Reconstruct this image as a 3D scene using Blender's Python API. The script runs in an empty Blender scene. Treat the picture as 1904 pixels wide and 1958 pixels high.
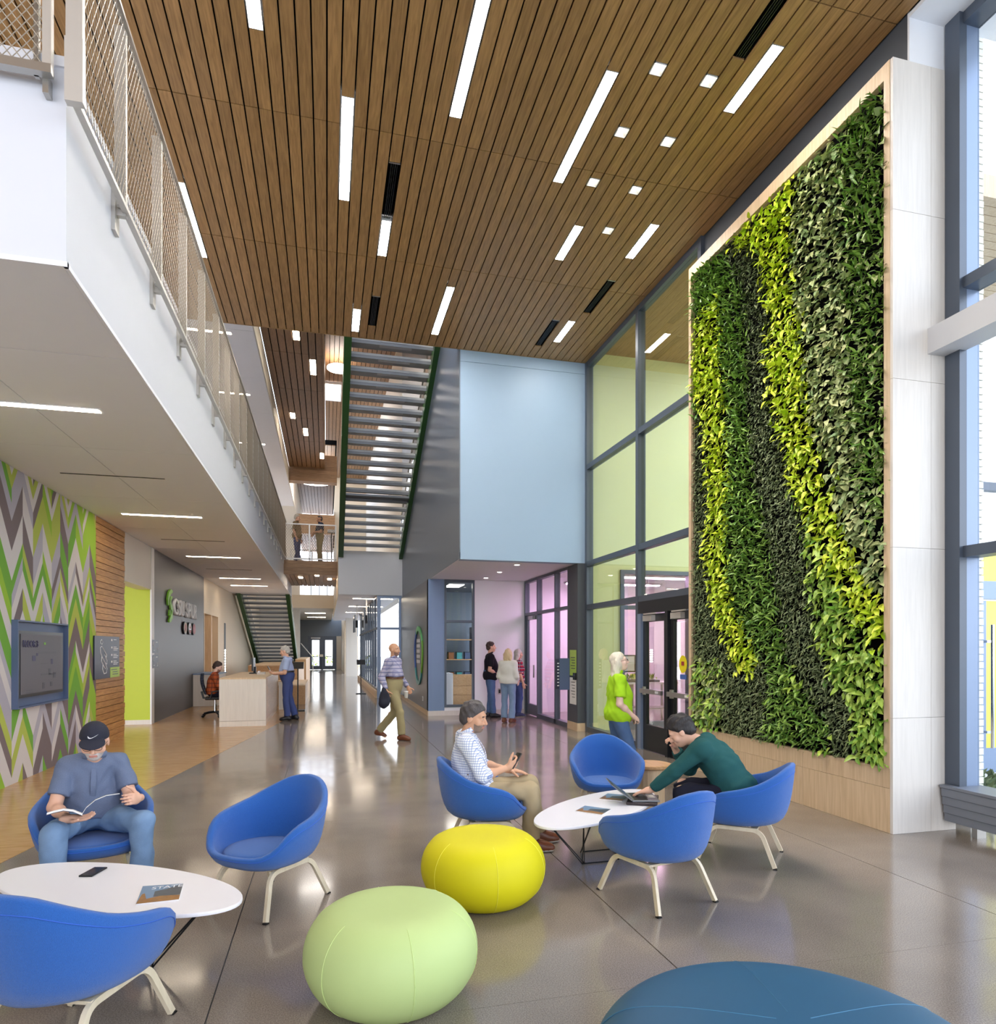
import bpy, math, random
import numpy as np
from mathutils import Vector, Matrix

sc = bpy.context.scene
C = sc.collection

# ------------------------------------------------------------------ camera
cam_d = bpy.data.cameras.new('camera')
cam = bpy.data.objects.new('camera', cam_d)
C.objects.link(cam)
cam_d.sensor_fit = 'HORIZONTAL'
cam_d.sensor_width = 36.0
cam_d.lens = 36.0 * 1281.0 / 1904.0
cam_d.shift_y = 261.0 / 1904.0
cam_d.clip_end = 500
cam.location = (0, 0, 1.65)
cam.rotation_euler = (math.pi / 2, 0, -math.atan(327.0 / 1281.0))
sc.camera = cam

# ------------------------------------------------------------------ view, world, daylight
sc.view_settings.view_transform = 'Standard'
sc.view_settings.look = 'None'
sc.view_settings.gamma = 1.0
sc.view_settings.use_curve_mapping = False
sc.view_settings.exposure = 0.78
sc.cycles.use_denoising = True
sc.cycles.adaptive_threshold = 0.04
sc.cycles.max_bounces = 7
sc.cycles.diffuse_bounces = 5
sc.cycles.glossy_bounces = 4
sc.cycles.transmission_bounces = 4
sc.cycles.transparent_max_bounces = 10
sc.cycles.caustics_reflective = False
sc.cycles.caustics_refractive = False
sc.cycles.sample_clamp_indirect = 6.0

world = bpy.data.worlds.new('sky')
sc.world = world
world.use_nodes = True
wn, wl = world.node_tree.nodes, world.node_tree.links
bg = wn['Background']
tc = wn.new('ShaderNodeTexCoord')
sp = wn.new('ShaderNodeSeparateXYZ')
rp = wn.new('ShaderNodeValToRGB')
rp.color_ramp.elements[0].position = 0.0
rp.color_ramp.elements[0].color = (0.96, 0.97, 1.0, 1)
rp.color_ramp.elements[1].position = 0.9
rp.color_ramp.elements[1].color = (0.52, 0.70, 1.0, 1)
wl.new(tc.outputs['Generated'], sp.inputs[0])
wl.new(sp.outputs['Z'], rp.inputs[0])
wl.new(rp.outputs[0], bg.inputs['Color'])
bg.inputs['Strength'].default_value = 2.75

def portal(loc, rot, sx, sy):
    l = bpy.data.lights.new('window_daylight', 'AREA')
    l.shape = 'RECTANGLE'; l.size = sx; l.size_y = sy
    l.cycles.is_portal = True
    o = bpy.data.objects.new('window_daylight', l)
    o.location = loc; o.rotation_euler = rot
    C.objects.link(o)
portal((5.78, -0.1, 3.8), (0, math.pi / 2, 0), 7.6, 9.8)      # entrance glazing on the right
portal((0.9, -5.05, 3.7), (math.pi / 2, 0, 0), 9.6, 7.2)       # glazed front behind the viewer

# ------------------------------------------------------------------ helpers
def lin(c):
    out = []
    for v in c:
        v = v / 255.0
        out.append(v / 12.92 if v <= 0.04045 else ((v + 0.055) / 1.055) ** 2.4)
    return tuple(out) + (1.0,)

MATS = {}
def _new(name):
    m = bpy.data.materials.new(name); m.use_nodes = True
    MATS[name] = m
    n, l = m.node_tree.nodes, m.node_tree.links
    return m, n, l, n['Principled BSDF']

def pm(name, rgb, rough=0.5, metal=0.0, spec=0.5, var=0.0, vscale=8.0, bump=0.0, bscale=60.0, coat=0.0, stretch=(1, 1, 1), sheen=0.0):
    """plain procedural material: colour with a little noise, optional fine relief"""
    m, n, l, b = _new(name)
    b.inputs['Roughness'].default_value = rough
    b.inputs['Metallic'].default_value = metal
    b.inputs['Specular IOR Level'].default_value = spec
    b.inputs['Coat Weight'].default_value = coat
    b.inputs['Sheen Weight'].default_value = sheen
    c = lin(rgb)
    t = n.new('ShaderNodeTexCoord'); mp = n.new('ShaderNodeMapping')
    mp.inputs['Scale'].default_value = stretch
    l.new(t.outputs['Object'], mp.inputs[0])
    nz = n.new('ShaderNodeTexNoise'); nz.inputs['Scale'].default_value = vscale
    nz.inputs['Detail'].default_value = 4
    l.new(mp.outputs[0], nz.inputs['Vector'])
    mx = n.new('ShaderNodeMix'); mx.data_type = 'RGBA'
    mx.inputs[6].default_value = tuple(min(1, x * (1 - var)) for x in c[:3]) + (1,)
    mx.inputs[7].default_value = tuple(min(1, x * (1 + var)) for x in c[:3]) + (1,)
    l.new(nz.outputs['Fac'], mx.inputs[0])
    l.new(mx.outputs[2], b.inputs['Base Color'])
    if bump:
        n2 = n.new('ShaderNodeTexNoise'); n2.inputs['Scale'].default_value = bscale; n2.inputs['Detail'].default_value = 3
        l.new(mp.outputs[0], n2.inputs['Vector'])
        bp = n.new('ShaderNodeBump'); bp.inputs['Strength'].default_value = bump; bp.inputs['Distance'].default_value = 0.01
        l.new(n2.outputs['Fac'], bp.inputs['Height']); l.new(bp.outputs[0], b.inputs['Normal'])
    return m

def wood(name, c1, c2, stretch=(14, 1, 14), rough=0.4, var=0.12, scale=3.0, spec=0.4):
    """wood with grain along the axis whose stretch is smallest; every board gets its own piece of grain"""
    m, n, l, b = _new(name)
    b.inputs['Roughness'].default_value = rough
    b.inputs['Specular IOR Level'].default_value = spec
    t = n.new('ShaderNodeTexCoord'); oi = n.new('ShaderNodeObjectInfo')
    mu = n.new('ShaderNodeMath'); mu.operation = 'MULTIPLY'; mu.inputs[1].default_value = 71.0
    l.new(oi.outputs['Random'], mu.inputs[0])
    ad = n.new('ShaderNodeVectorMath'); ad.operation = 'ADD'
    l.new(t.outputs['Object'], ad.inputs[0]); l.new(mu.outputs[0], ad.inputs[1])
    mp = n.new('ShaderNodeMapping'); mp.inputs['Scale'].default_value = stretch
    l.new(ad.outputs[0], mp.inputs[0])
    nz = n.new('ShaderNodeTexNoise'); nz.inputs['Scale'].default_value = scale; nz.inputs['Detail'].default_value = 6
    nz.inputs['Distortion'].default_value = 0.6
    l.new(mp.outputs[0], nz.inputs['Vector'])
    r = n.new('ShaderNodeValToRGB')
    r.color_ramp.elements[0].position = 0.3; r.color_ramp.elements[0].color = lin(c1)
    r.color_ramp.elements[1].position = 0.7; r.color_ramp.elements[1].color = lin(c2)
    l.new(nz.outputs['Fac'], r.inputs[0])
    mr = n.new('ShaderNodeMapRange'); mr.inputs[3].default_value = 1 - var; mr.inputs[4].default_value = 1 + var
    l.new(oi.outputs['Random'], mr.inputs[0])
    vm = n.new('ShaderNodeVectorMath'); vm.operation = 'SCALE'
    l.new(r.outputs[0], vm.inputs[0]); l.new(mr.outputs[0], vm.inputs['Scale'])
    l.new(vm.outputs[0], b.inputs['Base Color'])
    return m

def emit(name, rgb, strength):
    m, n, l, b = _new(name)
    b.inputs['Base Color'].default_value = lin(rgb)
    b.inputs['Emission Color'].default_value = lin(rgb)
    b.inputs['Emission Strength'].default_value = strength
    return m

def glass(name, tint=(1, 1, 1), refl=0.06, ior=1.5):
    m = bpy.data.materials.new(name); m.use_nodes = True; MATS[name] = m
    n, l = m.node_tree.nodes, m.node_tree.links
    n.remove(n['Principled BSDF'])
    tr = n.new('ShaderNodeBsdfTransparent'); tr.inputs[0].default_value = tint + (1,)
    gl = n.new('ShaderNodeBsdfGlossy'); gl.inputs['Roughness'].default_value = 0.0
    fr = n.new('ShaderNodeFresnel'); fr.inputs[0].default_value = ior
    ma = n.new('ShaderNodeMath'); ma.operation = 'MULTIPLY_ADD'; ma.inputs[1].default_value = 1.0; ma.inputs[2].default_value = refl
    ma.use_clamp = True
    l.new(fr.outputs[0], ma.inputs[0])
    ge = n.new('ShaderNodeNewGeometry'); iv = n.new('ShaderNodeMath'); iv.operation = 'SUBTRACT'; iv.inputs[0].default_value = 1.0
    l.new(ge.outputs['Backfacing'], iv.inputs[1])      # a thin pane: only the side the light enters reflects
    mb_ = n.new('ShaderNodeMath'); mb_.operation = 'MULTIPLY'; l.new(ma.outputs[0], mb_.inputs[0]); l.new(iv.outputs[0], mb_.inputs[1])
    mx = n.new('ShaderNodeMixShader')
    l.new(mb_.outputs[0], mx.inputs[0]); l.new(tr.outputs[0], mx.inputs[1]); l.new(gl.outputs[0], mx.inputs[2])
    l.new(mx.outputs[0], n['Material Output'].inputs[0])
    return m

def plaid(name, base, stripes, rough=0.85):
    """woven check: stripes = list of (colour, axis, frequency, duty, strength)"""
    m, n, l, b = _new(name)
    b.inputs['Roughness'].default_value = rough
    b.inputs['Specular IOR Level'].default_value = 0.15
    t = n.new('ShaderNodeTexCoord'); s = n.new('ShaderNodeSeparateXYZ')
    l.new(t.outputs['Object'], s.inputs[0])
    ad = n.new('ShaderNodeMath'); ad.operation = 'ADD'
    l.new(s.outputs[0], ad.inputs[0]); l.new(s.outputs[1], ad.inputs[1])
    prev = None
    base_l = lin(base)
    for col, ax, fr, duty, st in stripes:
        m1 = n.new('ShaderNodeMath'); m1.operation = 'MULTIPLY'; m1.inputs[1].default_value = fr
        l.new(ad.outputs[0] if ax == 'h' else s.outputs[2], m1.inputs[0])
        m2 = n.new('ShaderNodeMath'); m2.operation = 'FRACT'; l.new(m1.outputs[0], m2.inputs[0])
        m3 = n.new('ShaderNodeMath'); m3.operation = 'LESS_THAN'; m3.inputs[1].default_value = duty; l.new(m2.outputs[0], m3.inputs[0])
        m4 = n.new('ShaderNodeMath'); m4.operation = 'MULTIPLY'; m4.inputs[1].default_value = st; l.new(m3.outputs[0], m4.inputs[0])
        mx = n.new('ShaderNodeMix'); mx.data_type = 'RGBA'
        if prev is None: mx.inputs[6].default_value = base_l
        else: l.new(prev, mx.inputs[6])
        mx.inputs[7].default_value = lin(col); l.new(m4.outputs[0], mx.inputs[0])
        prev = mx.outputs[2]
    l.new(prev, b.inputs['Base Color'])
    return m

class MB:
    """collects shapes into one mesh"""
    def __init__(s): s.v = []; s.f = []; s.m = []
    def add(s, vs, fs, mi=0):
        o = len(s.v); s.v += [tuple(p) for p in vs]
        s.f += [tuple(i + o for i in f) for f in fs]; s.m += [mi] * len(fs)
        return s
    def box(s, x0, x1, y0, y1, z0, z1, mi=0):
        return s.add([(x0, y0, z0), (x1, y0, z0), (x1, y1, z0), (x0, y1, z0), (x0, y0, z1), (x1, y0, z1), (x1, y1, z1), (x0, y1, z1)],
                     [(0, 3, 2, 1), (4, 5, 6, 7), (0, 1, 5, 4), (1, 2, 6, 5), (2, 3, 7, 6), (3, 0, 4, 7)], mi)
    def poly(s, pts, mi=0): return s.add(pts, [tuple(range(len(pts)))], mi)
    def prism(s, pts, vec, mi=0):
        n = len(pts); q = [tuple(a + b for a, b in zip(p, vec)) for p in pts]
        return s.add(list(pts) + q, [tuple(range(n - 1, -1, -1)), tuple(range(n, 2 * n))] + [(i, (i + 1) % n, n + (i + 1) % n, n + i) for i in range(n)], mi)
    def tube(s, path, r, n=6, mi=0, closed=False, flat=None, up=(0, 0, 1)):
        """sweep a round (or, with flat=(w,h), a rectangular) section along a path"""
        P = [Vector(p) for p in path]; k = len(P)
        rr = r if isinstance(r, (list, tuple)) else [r] * k
        vs = []; U = Vector(up); prev = None
        for i, p in enumerate(P):
            if closed: d = P[(i + 1) % k] - P[i - 1]
            else: d = P[min(i + 1, k - 1)] - P[max(i - 1, 0)]
            d = d.normalized() if d.length > 1e-9 else Vector((0, 0, 1))
            a = U - d * U.dot(d)
            if a.length < 0.05:
                a = (prev if prev is not None else Vector((1, 0, 0))); a = a - d * a.dot(d)
                if a.length < 1e-4: a = Vector((0, 1, 0)) - d * d.y
            a.normalize(); prev = a; b = d.cross(a)
            if flat:
                w, h = flat
                for (x, y) in ((w, h), (-w, h), (-w, -h), (w, -h)): vs.append(p + b * (x / 2) + a * (y / 2))
            else:
                for j in range(n):
                    t = 2 * math.pi * j / n
                    vs.append(p + a * (math.cos(t) * rr[i]) + b * (math.sin(t) * rr[i]))
        if flat: n = 4
        fs = []
        for i in range(k if closed else k - 1):
            for j in range(n):
                a0 = i * n + j; a1 = i * n + (j + 1) % n; i2 = (i + 1) % k
                fs.append((a0, a1, i2 * n + (j + 1) % n, i2 * n + j))
        if not closed:
            fs.append(tuple(range(n - 1, -1, -1))); fs.append(tuple(range((k - 1) * n, k * n)))
        return s.add(vs, fs, mi)
    def lathe(s, prof, n=32, mi=0, c=(0, 0, 0), sx=1.0, sy=1.0):
        vs = []; fs = []
        k = len(prof)
        for (r, z) in prof:
            for j in range(n):
                t = 2 * math.pi * j / n
                vs.append((c[0] + r * math.cos(t) * sx, c[1] + r * math.sin(t) * sy, c[2] + z))
        for i in range(k - 1):
            for j in range(n): fs.append((i * n + j, i * n + (j + 1) % n, (i + 1) * n + (j + 1) % n, (i + 1) * n + j))
        if prof[0][0] > 1e-6: fs.append(tuple(range(n - 1, -1, -1)))
        if prof[-1][0] > 1e-6: fs.append(tuple(range((k - 1) * n, k * n)))
        return s.add(vs, fs, mi)
    def mesh(s, name, mats, smooth=False):
        me = bpy.data.meshes.new(name)
        me.from_pydata(s.v, [], s.f); me.validate(); me.update()
        for m in (mats if isinstance(mats, (list, tuple)) else [mats]): me.materials.append(MATS[m] if isinstance(m, str) else m)
        if isinstance(mats, (list, tuple)) and len(mats) > 1 and len(me.polygons) == len(s.m):
            me.polygons.foreach_set('material_index', s.m)
        if smooth: me.polygons.foreach_set('use_smooth', [True] * len(me.polygons))
        return me
    def build(s, name, mats, parent=None, smooth=False, loc=None, rotz=0.0, bevel=0.0, sub=0, world=False):
        me = s.mesh(name, mats, smooth)
        o = bpy.data.objects.new(name, me); C.objects.link(o)
        if parent is not None:
            o.parent = parent
            if world: o.location = -wloc(parent)
        if loc is not None: o.location = loc
        if rotz: o.rotation_euler = (0, 0, rotz)
        if bevel:
            bv = o.modifiers.new('bevel', 'BEVEL'); bv.width = bevel; bv.segments = 2; bv.limit_method = 'ANGLE'
        if sub:
            sb = o.modifiers.new('sub', 'SUBSURF'); sb.levels = sub; sb.render_levels = sub
        return o

def wloc(o):
    v = Vector((0, 0, 0))
    while o is not None: v = v + o.location; o = o.parent
    return v

def tag(o, label=None, cat=None, group=None, kind=None):
    if label: o['label'] = label
    if cat: o['category'] = cat
    if group: o['group'] = group
    if kind: o['kind'] = kind
    return o

def thing(name, label, cat, loc=(0, 0, 0), rotz=0.0, group=None, kind=None):
    o = bpy.data.objects.new(name, None); C.objects.link(o)
    o.empty_display_size = 0.2
    o.location = loc; o.rotation_euler = (0, 0, rotz)
    return tag(o, label, cat, group, kind)

def bx(name, mat, parent, x0, x1, y0, y1, z0, z1, bevel=0.0, world=True):
    return MB().box(x0, x1, y0, y1, z0, z1).build(name, mat, parent, bevel=bevel, world=world and parent is not None)

def struct(name, mat, label, cat, x0, x1, y0, y1, z0, z1):
    o = MB().box(x0, x1, y0, y1, z0, z1).build(name, mat)
    return tag(o, label, cat, kind='structure')

def face_rot(fx, fy): return math.atan2(-fx, fy)

def text(body, size, mat, parent, loc, rot, extrude=0.002, align='LEFT', name='lettering', sx=1.0, bold=0.0):
    cu = bpy.data.curves.new(name, 'FONT'); cu.body = body; cu.size = size; cu.extrude = extrude; cu.align_x = align
    cu.bevel_depth = bold; cu.bevel_resolution = 0
    cu.materials.append(MATS[mat])
    fo_ = bpy.data.objects.new(name, cu); C.objects.link(fo_)
    me = bpy.data.meshes.new_from_object(fo_.evaluated_get(bpy.context.evaluated_depsgraph_get()))
    bpy.data.objects.remove(fo_)
    o = bpy.data.objects.new(name, me); C.objects.link(o)
    o.parent = parent; o.location = Vector(loc) - wloc(parent); o.rotation_euler = rot; o.scale = (sx, 1, 1)
    return o
LEFT_WALL = (math.pi / 2, 0, math.pi / 2)     # lettering on walls that face +X
RIGHT_WALL = (math.pi / 2, 0, -math.pi / 2)   # lettering on walls that face -X
FRONT_WALL = (math.pi / 2, 0, 0)              # lettering on walls that face the viewer

def copy_tree(o, parent=None):
    c = o.copy(); C.objects.link(c); c.parent = parent
    for ch in o.children: copy_tree(ch, c)
    return c

def fillet(pts, r, seg=5):
    """round the inner corners of a polyline"""
    P = [Vector(p) for p in pts]; out = [P[0]]
    for i in range(1, len(P) - 1):
        a = (P[i - 1] - P[i]); b = (P[i + 1] - P[i])
        rr = min(r, a.length * .45, b.length * .45)
        p0 = P[i] + a.normalized() * rr; p2 = P[i] + b.normalized() * rr
        for k in range(seg + 1):
            t = k / seg
            out.append(p0 * (1 - t) ** 2 + P[i] * 2 * t * (1 - t) + p2 * t * t)
    out.append(P[-1]); return out

# ------------------------------------------------------------------ materials
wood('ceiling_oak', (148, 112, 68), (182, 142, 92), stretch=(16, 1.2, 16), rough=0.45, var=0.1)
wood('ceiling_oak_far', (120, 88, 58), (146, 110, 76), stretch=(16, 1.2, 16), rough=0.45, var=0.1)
wood('slat_oak', (168, 120, 70), (204, 156, 98), stretch=(16, 1.2, 16), rough=0.5, var=0.12)
wood('bridge_oak', (150, 118, 88), (180, 148, 116), stretch=(1.2, 16, 16), rough=0.5, var=0.1)
wood('birch_panel', (206, 178, 142), (224, 198, 164), stretch=(9, 9, 0.6), rough=0.45, var=0.04, scale=4)
wood('birch_white', (222, 216, 208), (231, 225, 217), stretch=(9, 9, 0.6), rough=0.42, var=0.03, scale=4)
wood('birch_leg', (214, 200, 172), (228, 214, 188), stretch=(8, 8, 2), rough=0.4, var=0.03)
wood('desk_oak', (184, 142, 96), (206, 164, 118), stretch=(12, 1, 12), rough=0.4, var=0.06)
wood('floor_oak', (176, 132, 84), (206, 164, 114), stretch=(2, 18, 1), rough=0.22, var=0.0, scale=2.2, spec=0.5)
pm('white_paint', (238, 239, 242), 0.55, var=0.01)
pm('fascia_white', (214, 216, 224), 0.55, var=0.01)
pm('heater_grey', (120, 124, 132), 0.45)
pm('soffit_white', (242, 242, 248), 0.6, var=0.01)
pm('warm_white', (226, 220, 210), 0.55, var=0.01)
pm('cream_paint', (216, 200, 176), 0.55, var=0.02)
pm('dark_grey_paint', (84, 80, 82), 0.42, var=0.02)
pm('grey_paint', (112, 122, 134), 0.35, var=0.02)
pm('band_grey', (74, 78, 84), 0.5, var=0.02)
pm('blue_paint', (158, 182, 208), 0.5, var=0.01)
pm('steel_blue_paint', (126, 150, 184), 0.5, var=0.02)
pm('lime_paint', (188, 204, 58), 0.5, var=0.02)
pm('lime_yellow_paint', (224, 226, 164), 0.55, var=0.02)
pm('black_void', (6, 6, 7), 0.9, spec=0.1)
pm('mullion', (84, 92, 104), 0.35, metal=0.3, var=0.02)
pm('mullion_light', (128, 144, 170), 0.35, metal=0.3, var=0.02)
pm('door_black', (34, 36, 40), 0.35, metal=0.3)
pm('steel', (176, 174, 170), 0.32, metal=0.85, var=0.03)
pm('steel_pale', (206, 202, 196), 0.38, metal=0.5, var=0.03)
pm('wire', (158, 146, 130), 0.45, metal=0.4)
pm('chrome', (210, 212, 214), 0.12, metal=1.0)
pm('beam_white', (206, 206, 208), 0.5, var=0.01)
pm('green_steel', (44, 84, 40), 0.4, var=0.03)
pm('grate', (176, 178, 180), 0.5, metal=0.4)
pm('grate_dark', (112, 114, 118), 0.5, metal=0.4)
pm('tread_edge', (206, 208, 210), 0.5)
pm('black_metal', (16, 16, 18), 0.4, metal=0.5)
pm('black_plastic', (18, 19, 22), 0.35)
pm('screen_dark', (14, 15, 17), 0.12)
pm('navy_sign', (38, 42, 66), 0.4)
pm('blue_grey_frame', (84, 100, 132), 0.45)
pm('sign_white', (236, 236, 238), 0.5)
pm('sign_lime', (176, 206, 92), 0.5)
pm('logo_green', (116, 178, 52), 0.45)
pm('logo_tan', (196, 178, 150), 0.5)
pm('logo_red', (168, 60, 58), 0.5)
pm('logo_pink', (196, 120, 124), 0.5)
pm('logo_blue', (70, 104, 176), 0.5)
pm('ring_green', (110, 196, 120), 0.4)
pm('ring_teal', (74, 160, 160), 0.4)
pm('brick_cream', (226, 222, 208), 0.8, var=0.05, bump=0.4)
pm('mortar', (178, 176, 170), 0.9)
pm('paving', (190, 188, 182), 0.9, var=0.05)
pm('chair_blue', (44, 98, 176), 0.9, spec=0.2, var=0.22, vscale=260, bump=0.5, bscale=420, sheen=0.3)
pm('pouf_lime', (188, 208, 138), 0.55, spec=0.3, var=0.02, bump=0.05, bscale=500)
pm('pouf_yellow', (216, 206, 20), 0.6, spec=0.3, var=0.02, bump=0.05, bscale=500)
pm('pouf_teal', (36, 88, 122), 0.5, spec=0.35, var=0.03, bump=0.05, bscale=500)
pm('pouf_lime_seam', (206, 226, 150), 0.6)
pm('pouf_yellow_seam', (238, 232, 80), 0.6)
pm('pouf_teal_seam', (60, 116, 150), 0.6)
pm('table_white', (236, 234, 238), 0.28, var=0.0)
pm('paper', (238, 236, 232), 0.7)
pm('book_cover', (52, 50, 68), 0.5)
pm('book_photo', (150, 142, 120), 0.6, var=0.5, vscale=30)
pm('laptop_grey', (120, 122, 126), 0.35, metal=0.5)
pm('laptop_dark', (52, 42, 44), 0.4)
pm('tan_leather', (150, 92, 48), 0.5)
pm('skin_light', (226, 178, 152), 0.55, spec=0.35, var=0.05, vscale=20)
pm('skin_tan', (206, 158, 128), 0.55, spec=0.35, var=0.05, vscale=20)
pm('skin_pale', (232, 196, 178), 0.55, spec=0.35, var=0.04, vscale=20)
pm('lips', (198, 134, 120), 0.5)
pm('eye_dark', (36, 28, 26), 0.2)
pm('eye_white', (230, 226, 222), 0.3)
pm('hair_black', (34, 28, 28), 0.55, var=0.3, vscale=60, bump=0.5, bscale=120, stretch=(1, 1, .2))
pm('hair_salt', (74, 68, 68), 0.6, var=0.4, vscale=70, bump=0.6, bscale=140, stretch=(1, 1, .25))
pm('hair_brown', (62, 44, 38), 0.55, var=0.3, vscale=60, bump=0.5, bscale=120, stretch=(1, 1, .2))
pm('hair_blonde', (222, 200, 160), 0.5, var=0.15, vscale=60, bump=0.6, bscale=120, stretch=(1, 1, .12))
pm('hair_platinum', (226, 216, 196), 0.5, var=0.15, vscale=60, bump=0.6, bscale=120, stretch=(1, 1, .12))
pm('hair_grey', (196, 192, 182), 0.6, var=0.15, vscale=60, bump=0.6, bscale=120, stretch=(1, 1, .15))
pm('beard_white', (206, 196, 190), 0.8, var=0.15, vscale=120, bump=0.6, bscale=200)
pm('beard_salt', (138, 116, 102), 0.8, var=0.25, vscale=120, bump=0.6, bscale=200)
pm('stubble', (150, 116, 100), 0.7)
pm('cap_navy', (34, 36, 52), 0.8, var=0.05, bump=0.3, bscale=300)
pm('shirt_chambray', (108, 120, 146), 0.9, spec=0.15, var=0.14, vscale=180, bump=0.3, bscale=260)
pm('jeans_blue', (120, 148, 182), 0.9, spec=0.15, var=0.2, vscale=14, bump=0.3, bscale=260)
pm('jeans_mid', (84, 110, 150), 0.9, spec=0.15, var=0.15, vscale=14, bump=0.3, bscale=260)
pm('jeans_pale', (128, 152, 184), 0.9, spec=0.15, var=0.12, vscale=14, bump=0.3, bscale=260)
pm('slacks_blue', (70, 84, 134), 0.85, spec=0.2, var=0.06)
pm('jeans_black', (38, 38, 50), 0.9, spec=0.15, var=0.1)
pm('khaki', (172, 154, 122), 0.9, spec=0.15, var=0.06, vscale=10, bump=0.2, bscale=240)
pm('khaki_olive', (160, 148, 112), 0.9, spec=0.15, var=0.06)
pm('knit_teal', (40, 84, 84), 0.9, spec=0.15, var=0.1, vscale=120, bump=0.2, bscale=260)
pm('polo_lime', (166, 214, 40), 0.8, spec=0.2, var=0.05)
pm('polo_black', (30, 28, 36), 0.85, spec=0.2)
pm('sweater_white', (222, 222, 216), 0.9, spec=0.15, var=0.04, bump=0.3, bscale=200)
pm('polo_pale_blue', (176, 192, 226), 0.85, spec=0.2, var=0.03)
pm('shirt_navy', (52, 58, 82), 0.85)
pm('shirt_tan_pattern', (140, 118, 84), 0.85, var=0.5, vscale=26)
pm('shoe_brown', (110, 62, 40), 0.35, var=0.1)
pm('shoe_black', (26, 26, 30), 0.4)
pm('shoe_navy', (40, 52, 92), 0.7)
pm('sole', (200, 196, 188), 0.7)
pm('belt', (30, 28, 34), 0.4)
pm('belt_brown', (96, 62, 42), 0.4)
plaid('shirt_check', (232, 234, 240), [((120, 140, 190), 'h', 52, 0.2, 0.85), ((120, 140, 190), 'v', 52, 0.2, 0.85)])
plaid('shirt_plaid_blue', (176, 172, 196), [((92, 100, 146), 'v', 15, 0.45, 0.7), ((216, 212, 224), 'v', 15, 0.12, 0.8), ((110, 112, 156), 'h', 12, 0.3, 0.45)])
plaid('shirt_plaid_red', (168, 46, 66), [((40, 40, 74), 'v', 12, 0.4, 0.85), ((40, 40, 74), 'h', 12, 0.4, 0.6), ((222, 214, 216), 'v', 12, 0.1, 0.9), ((222, 214, 216), 'h', 12, 0.1, 0.9)])
plaid('shirt_plaid_rust', (178, 88, 48), [((92, 52, 44), 'v', 10, 0.35, 0.6), ((92, 52, 44), 'h', 10, 0.35, 0.6)])
emit('strip_light', (255, 250, 243), 46.0)
emit('strip_warm', (255, 236, 210), 22.0)
emit('bulb', (255, 244, 230), 26.0)
emit('disc_light', (255, 248, 240), 10.0)
emit('grow_light', (255, 196, 250), 34.0)
emit('far_window', (236, 242, 255), 1.6)
emit('screen_glow', (150, 156, 150), 0.5)
glass('clear_glass', (0.97, 0.98, 0.98), 0.02)
glass('lobby_glass', (0.93, 0.95, 0.88), 0.12, 1.6)
glass('rail_glass', (0.95, 0.97, 0.95), 0.05)

# mural colours
for k, c in dict(mural_lime=(150, 188, 70), mural_olive=(176, 188, 92), mural_green=(116, 168, 72), mural_taupe=(124, 112, 114),
                 mural_grey=(176, 172, 184), mural_stone=(208, 202, 202)).items():
    pm(k, c, 0.85, spec=0.15, var=0.07, vscale=220)

def concrete():
    m, n, l, b = _new('polished_concrete')
    b.inputs['Roughness'].default_value = 0.1
    b.inputs['Specular IOR Level'].default_value = 0.6
    t = n.new('ShaderNodeTexCoord')
    n1 = n.new('ShaderNodeTexNoise'); n1.inputs['Scale'].default_value = 0.9; n1.inputs['Detail'].default_value = 6
    n2 = n.new('ShaderNodeTexNoise'); n2.inputs['Scale'].default_value = 160; n2.inputs['Detail'].default_value = 2
    g = n.new('ShaderNodeNewGeometry')
    l.new(g.outputs['Position'], n1.inputs['Vector']); l.new(g.outputs['Position'], n2.inputs['Vector'])
    r1 = n.new('ShaderNodeValToRGB')
    r1.color_ramp.elements[0].position = 0.3; r1.color_ramp.elements[0].color = lin((122, 112, 103))
    r1.color_ramp.elements[1].position = 0.72; r1.color_ramp.elements[1].color = lin((150, 138, 126))
    l.new(n1.outputs['Fac'], r1.inputs[0])
    r2 = n.new('ShaderNodeValToRGB')
    r2.color_ramp.elements[0].position = 0.34; r2.color_ramp.elements[0].color = (0.55, 0.55, 0.55, 1)
    r2.color_ramp.elements[1].position = 0.66; r2.color_ramp.elements[1].color = (1.35, 1.35, 1.35, 1)
    l.new(n2.outputs['Fac'], r2.inputs[0])
    mx = n.new('ShaderNodeMix'); mx.data_type = 'RGBA'; mx.blend_type = 'MULTIPLY'; mx.inputs[0].default_value = 0.7
    l.new(r1.outputs[0], mx.inputs[6]); l.new(r2.outputs[0], mx.inputs[7])
    l.new(mx.outputs[2], b.inputs['Base Color'])
    n3 = n.new('ShaderNodeTexNoise'); n3.inputs['Scale'].default_value = 3.0
    l.new(g.outputs['Position'], n3.inputs['Vector'])
    mr = n.new('ShaderNodeMapRange'); mr.inputs[3].default_value = 0.07; mr.inputs[4].default_value = 0.17
    l.new(n3.outputs['Fac'], mr.inputs[0]); l.new(mr.outputs[0], b.inputs['Roughness'])
concrete()

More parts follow.
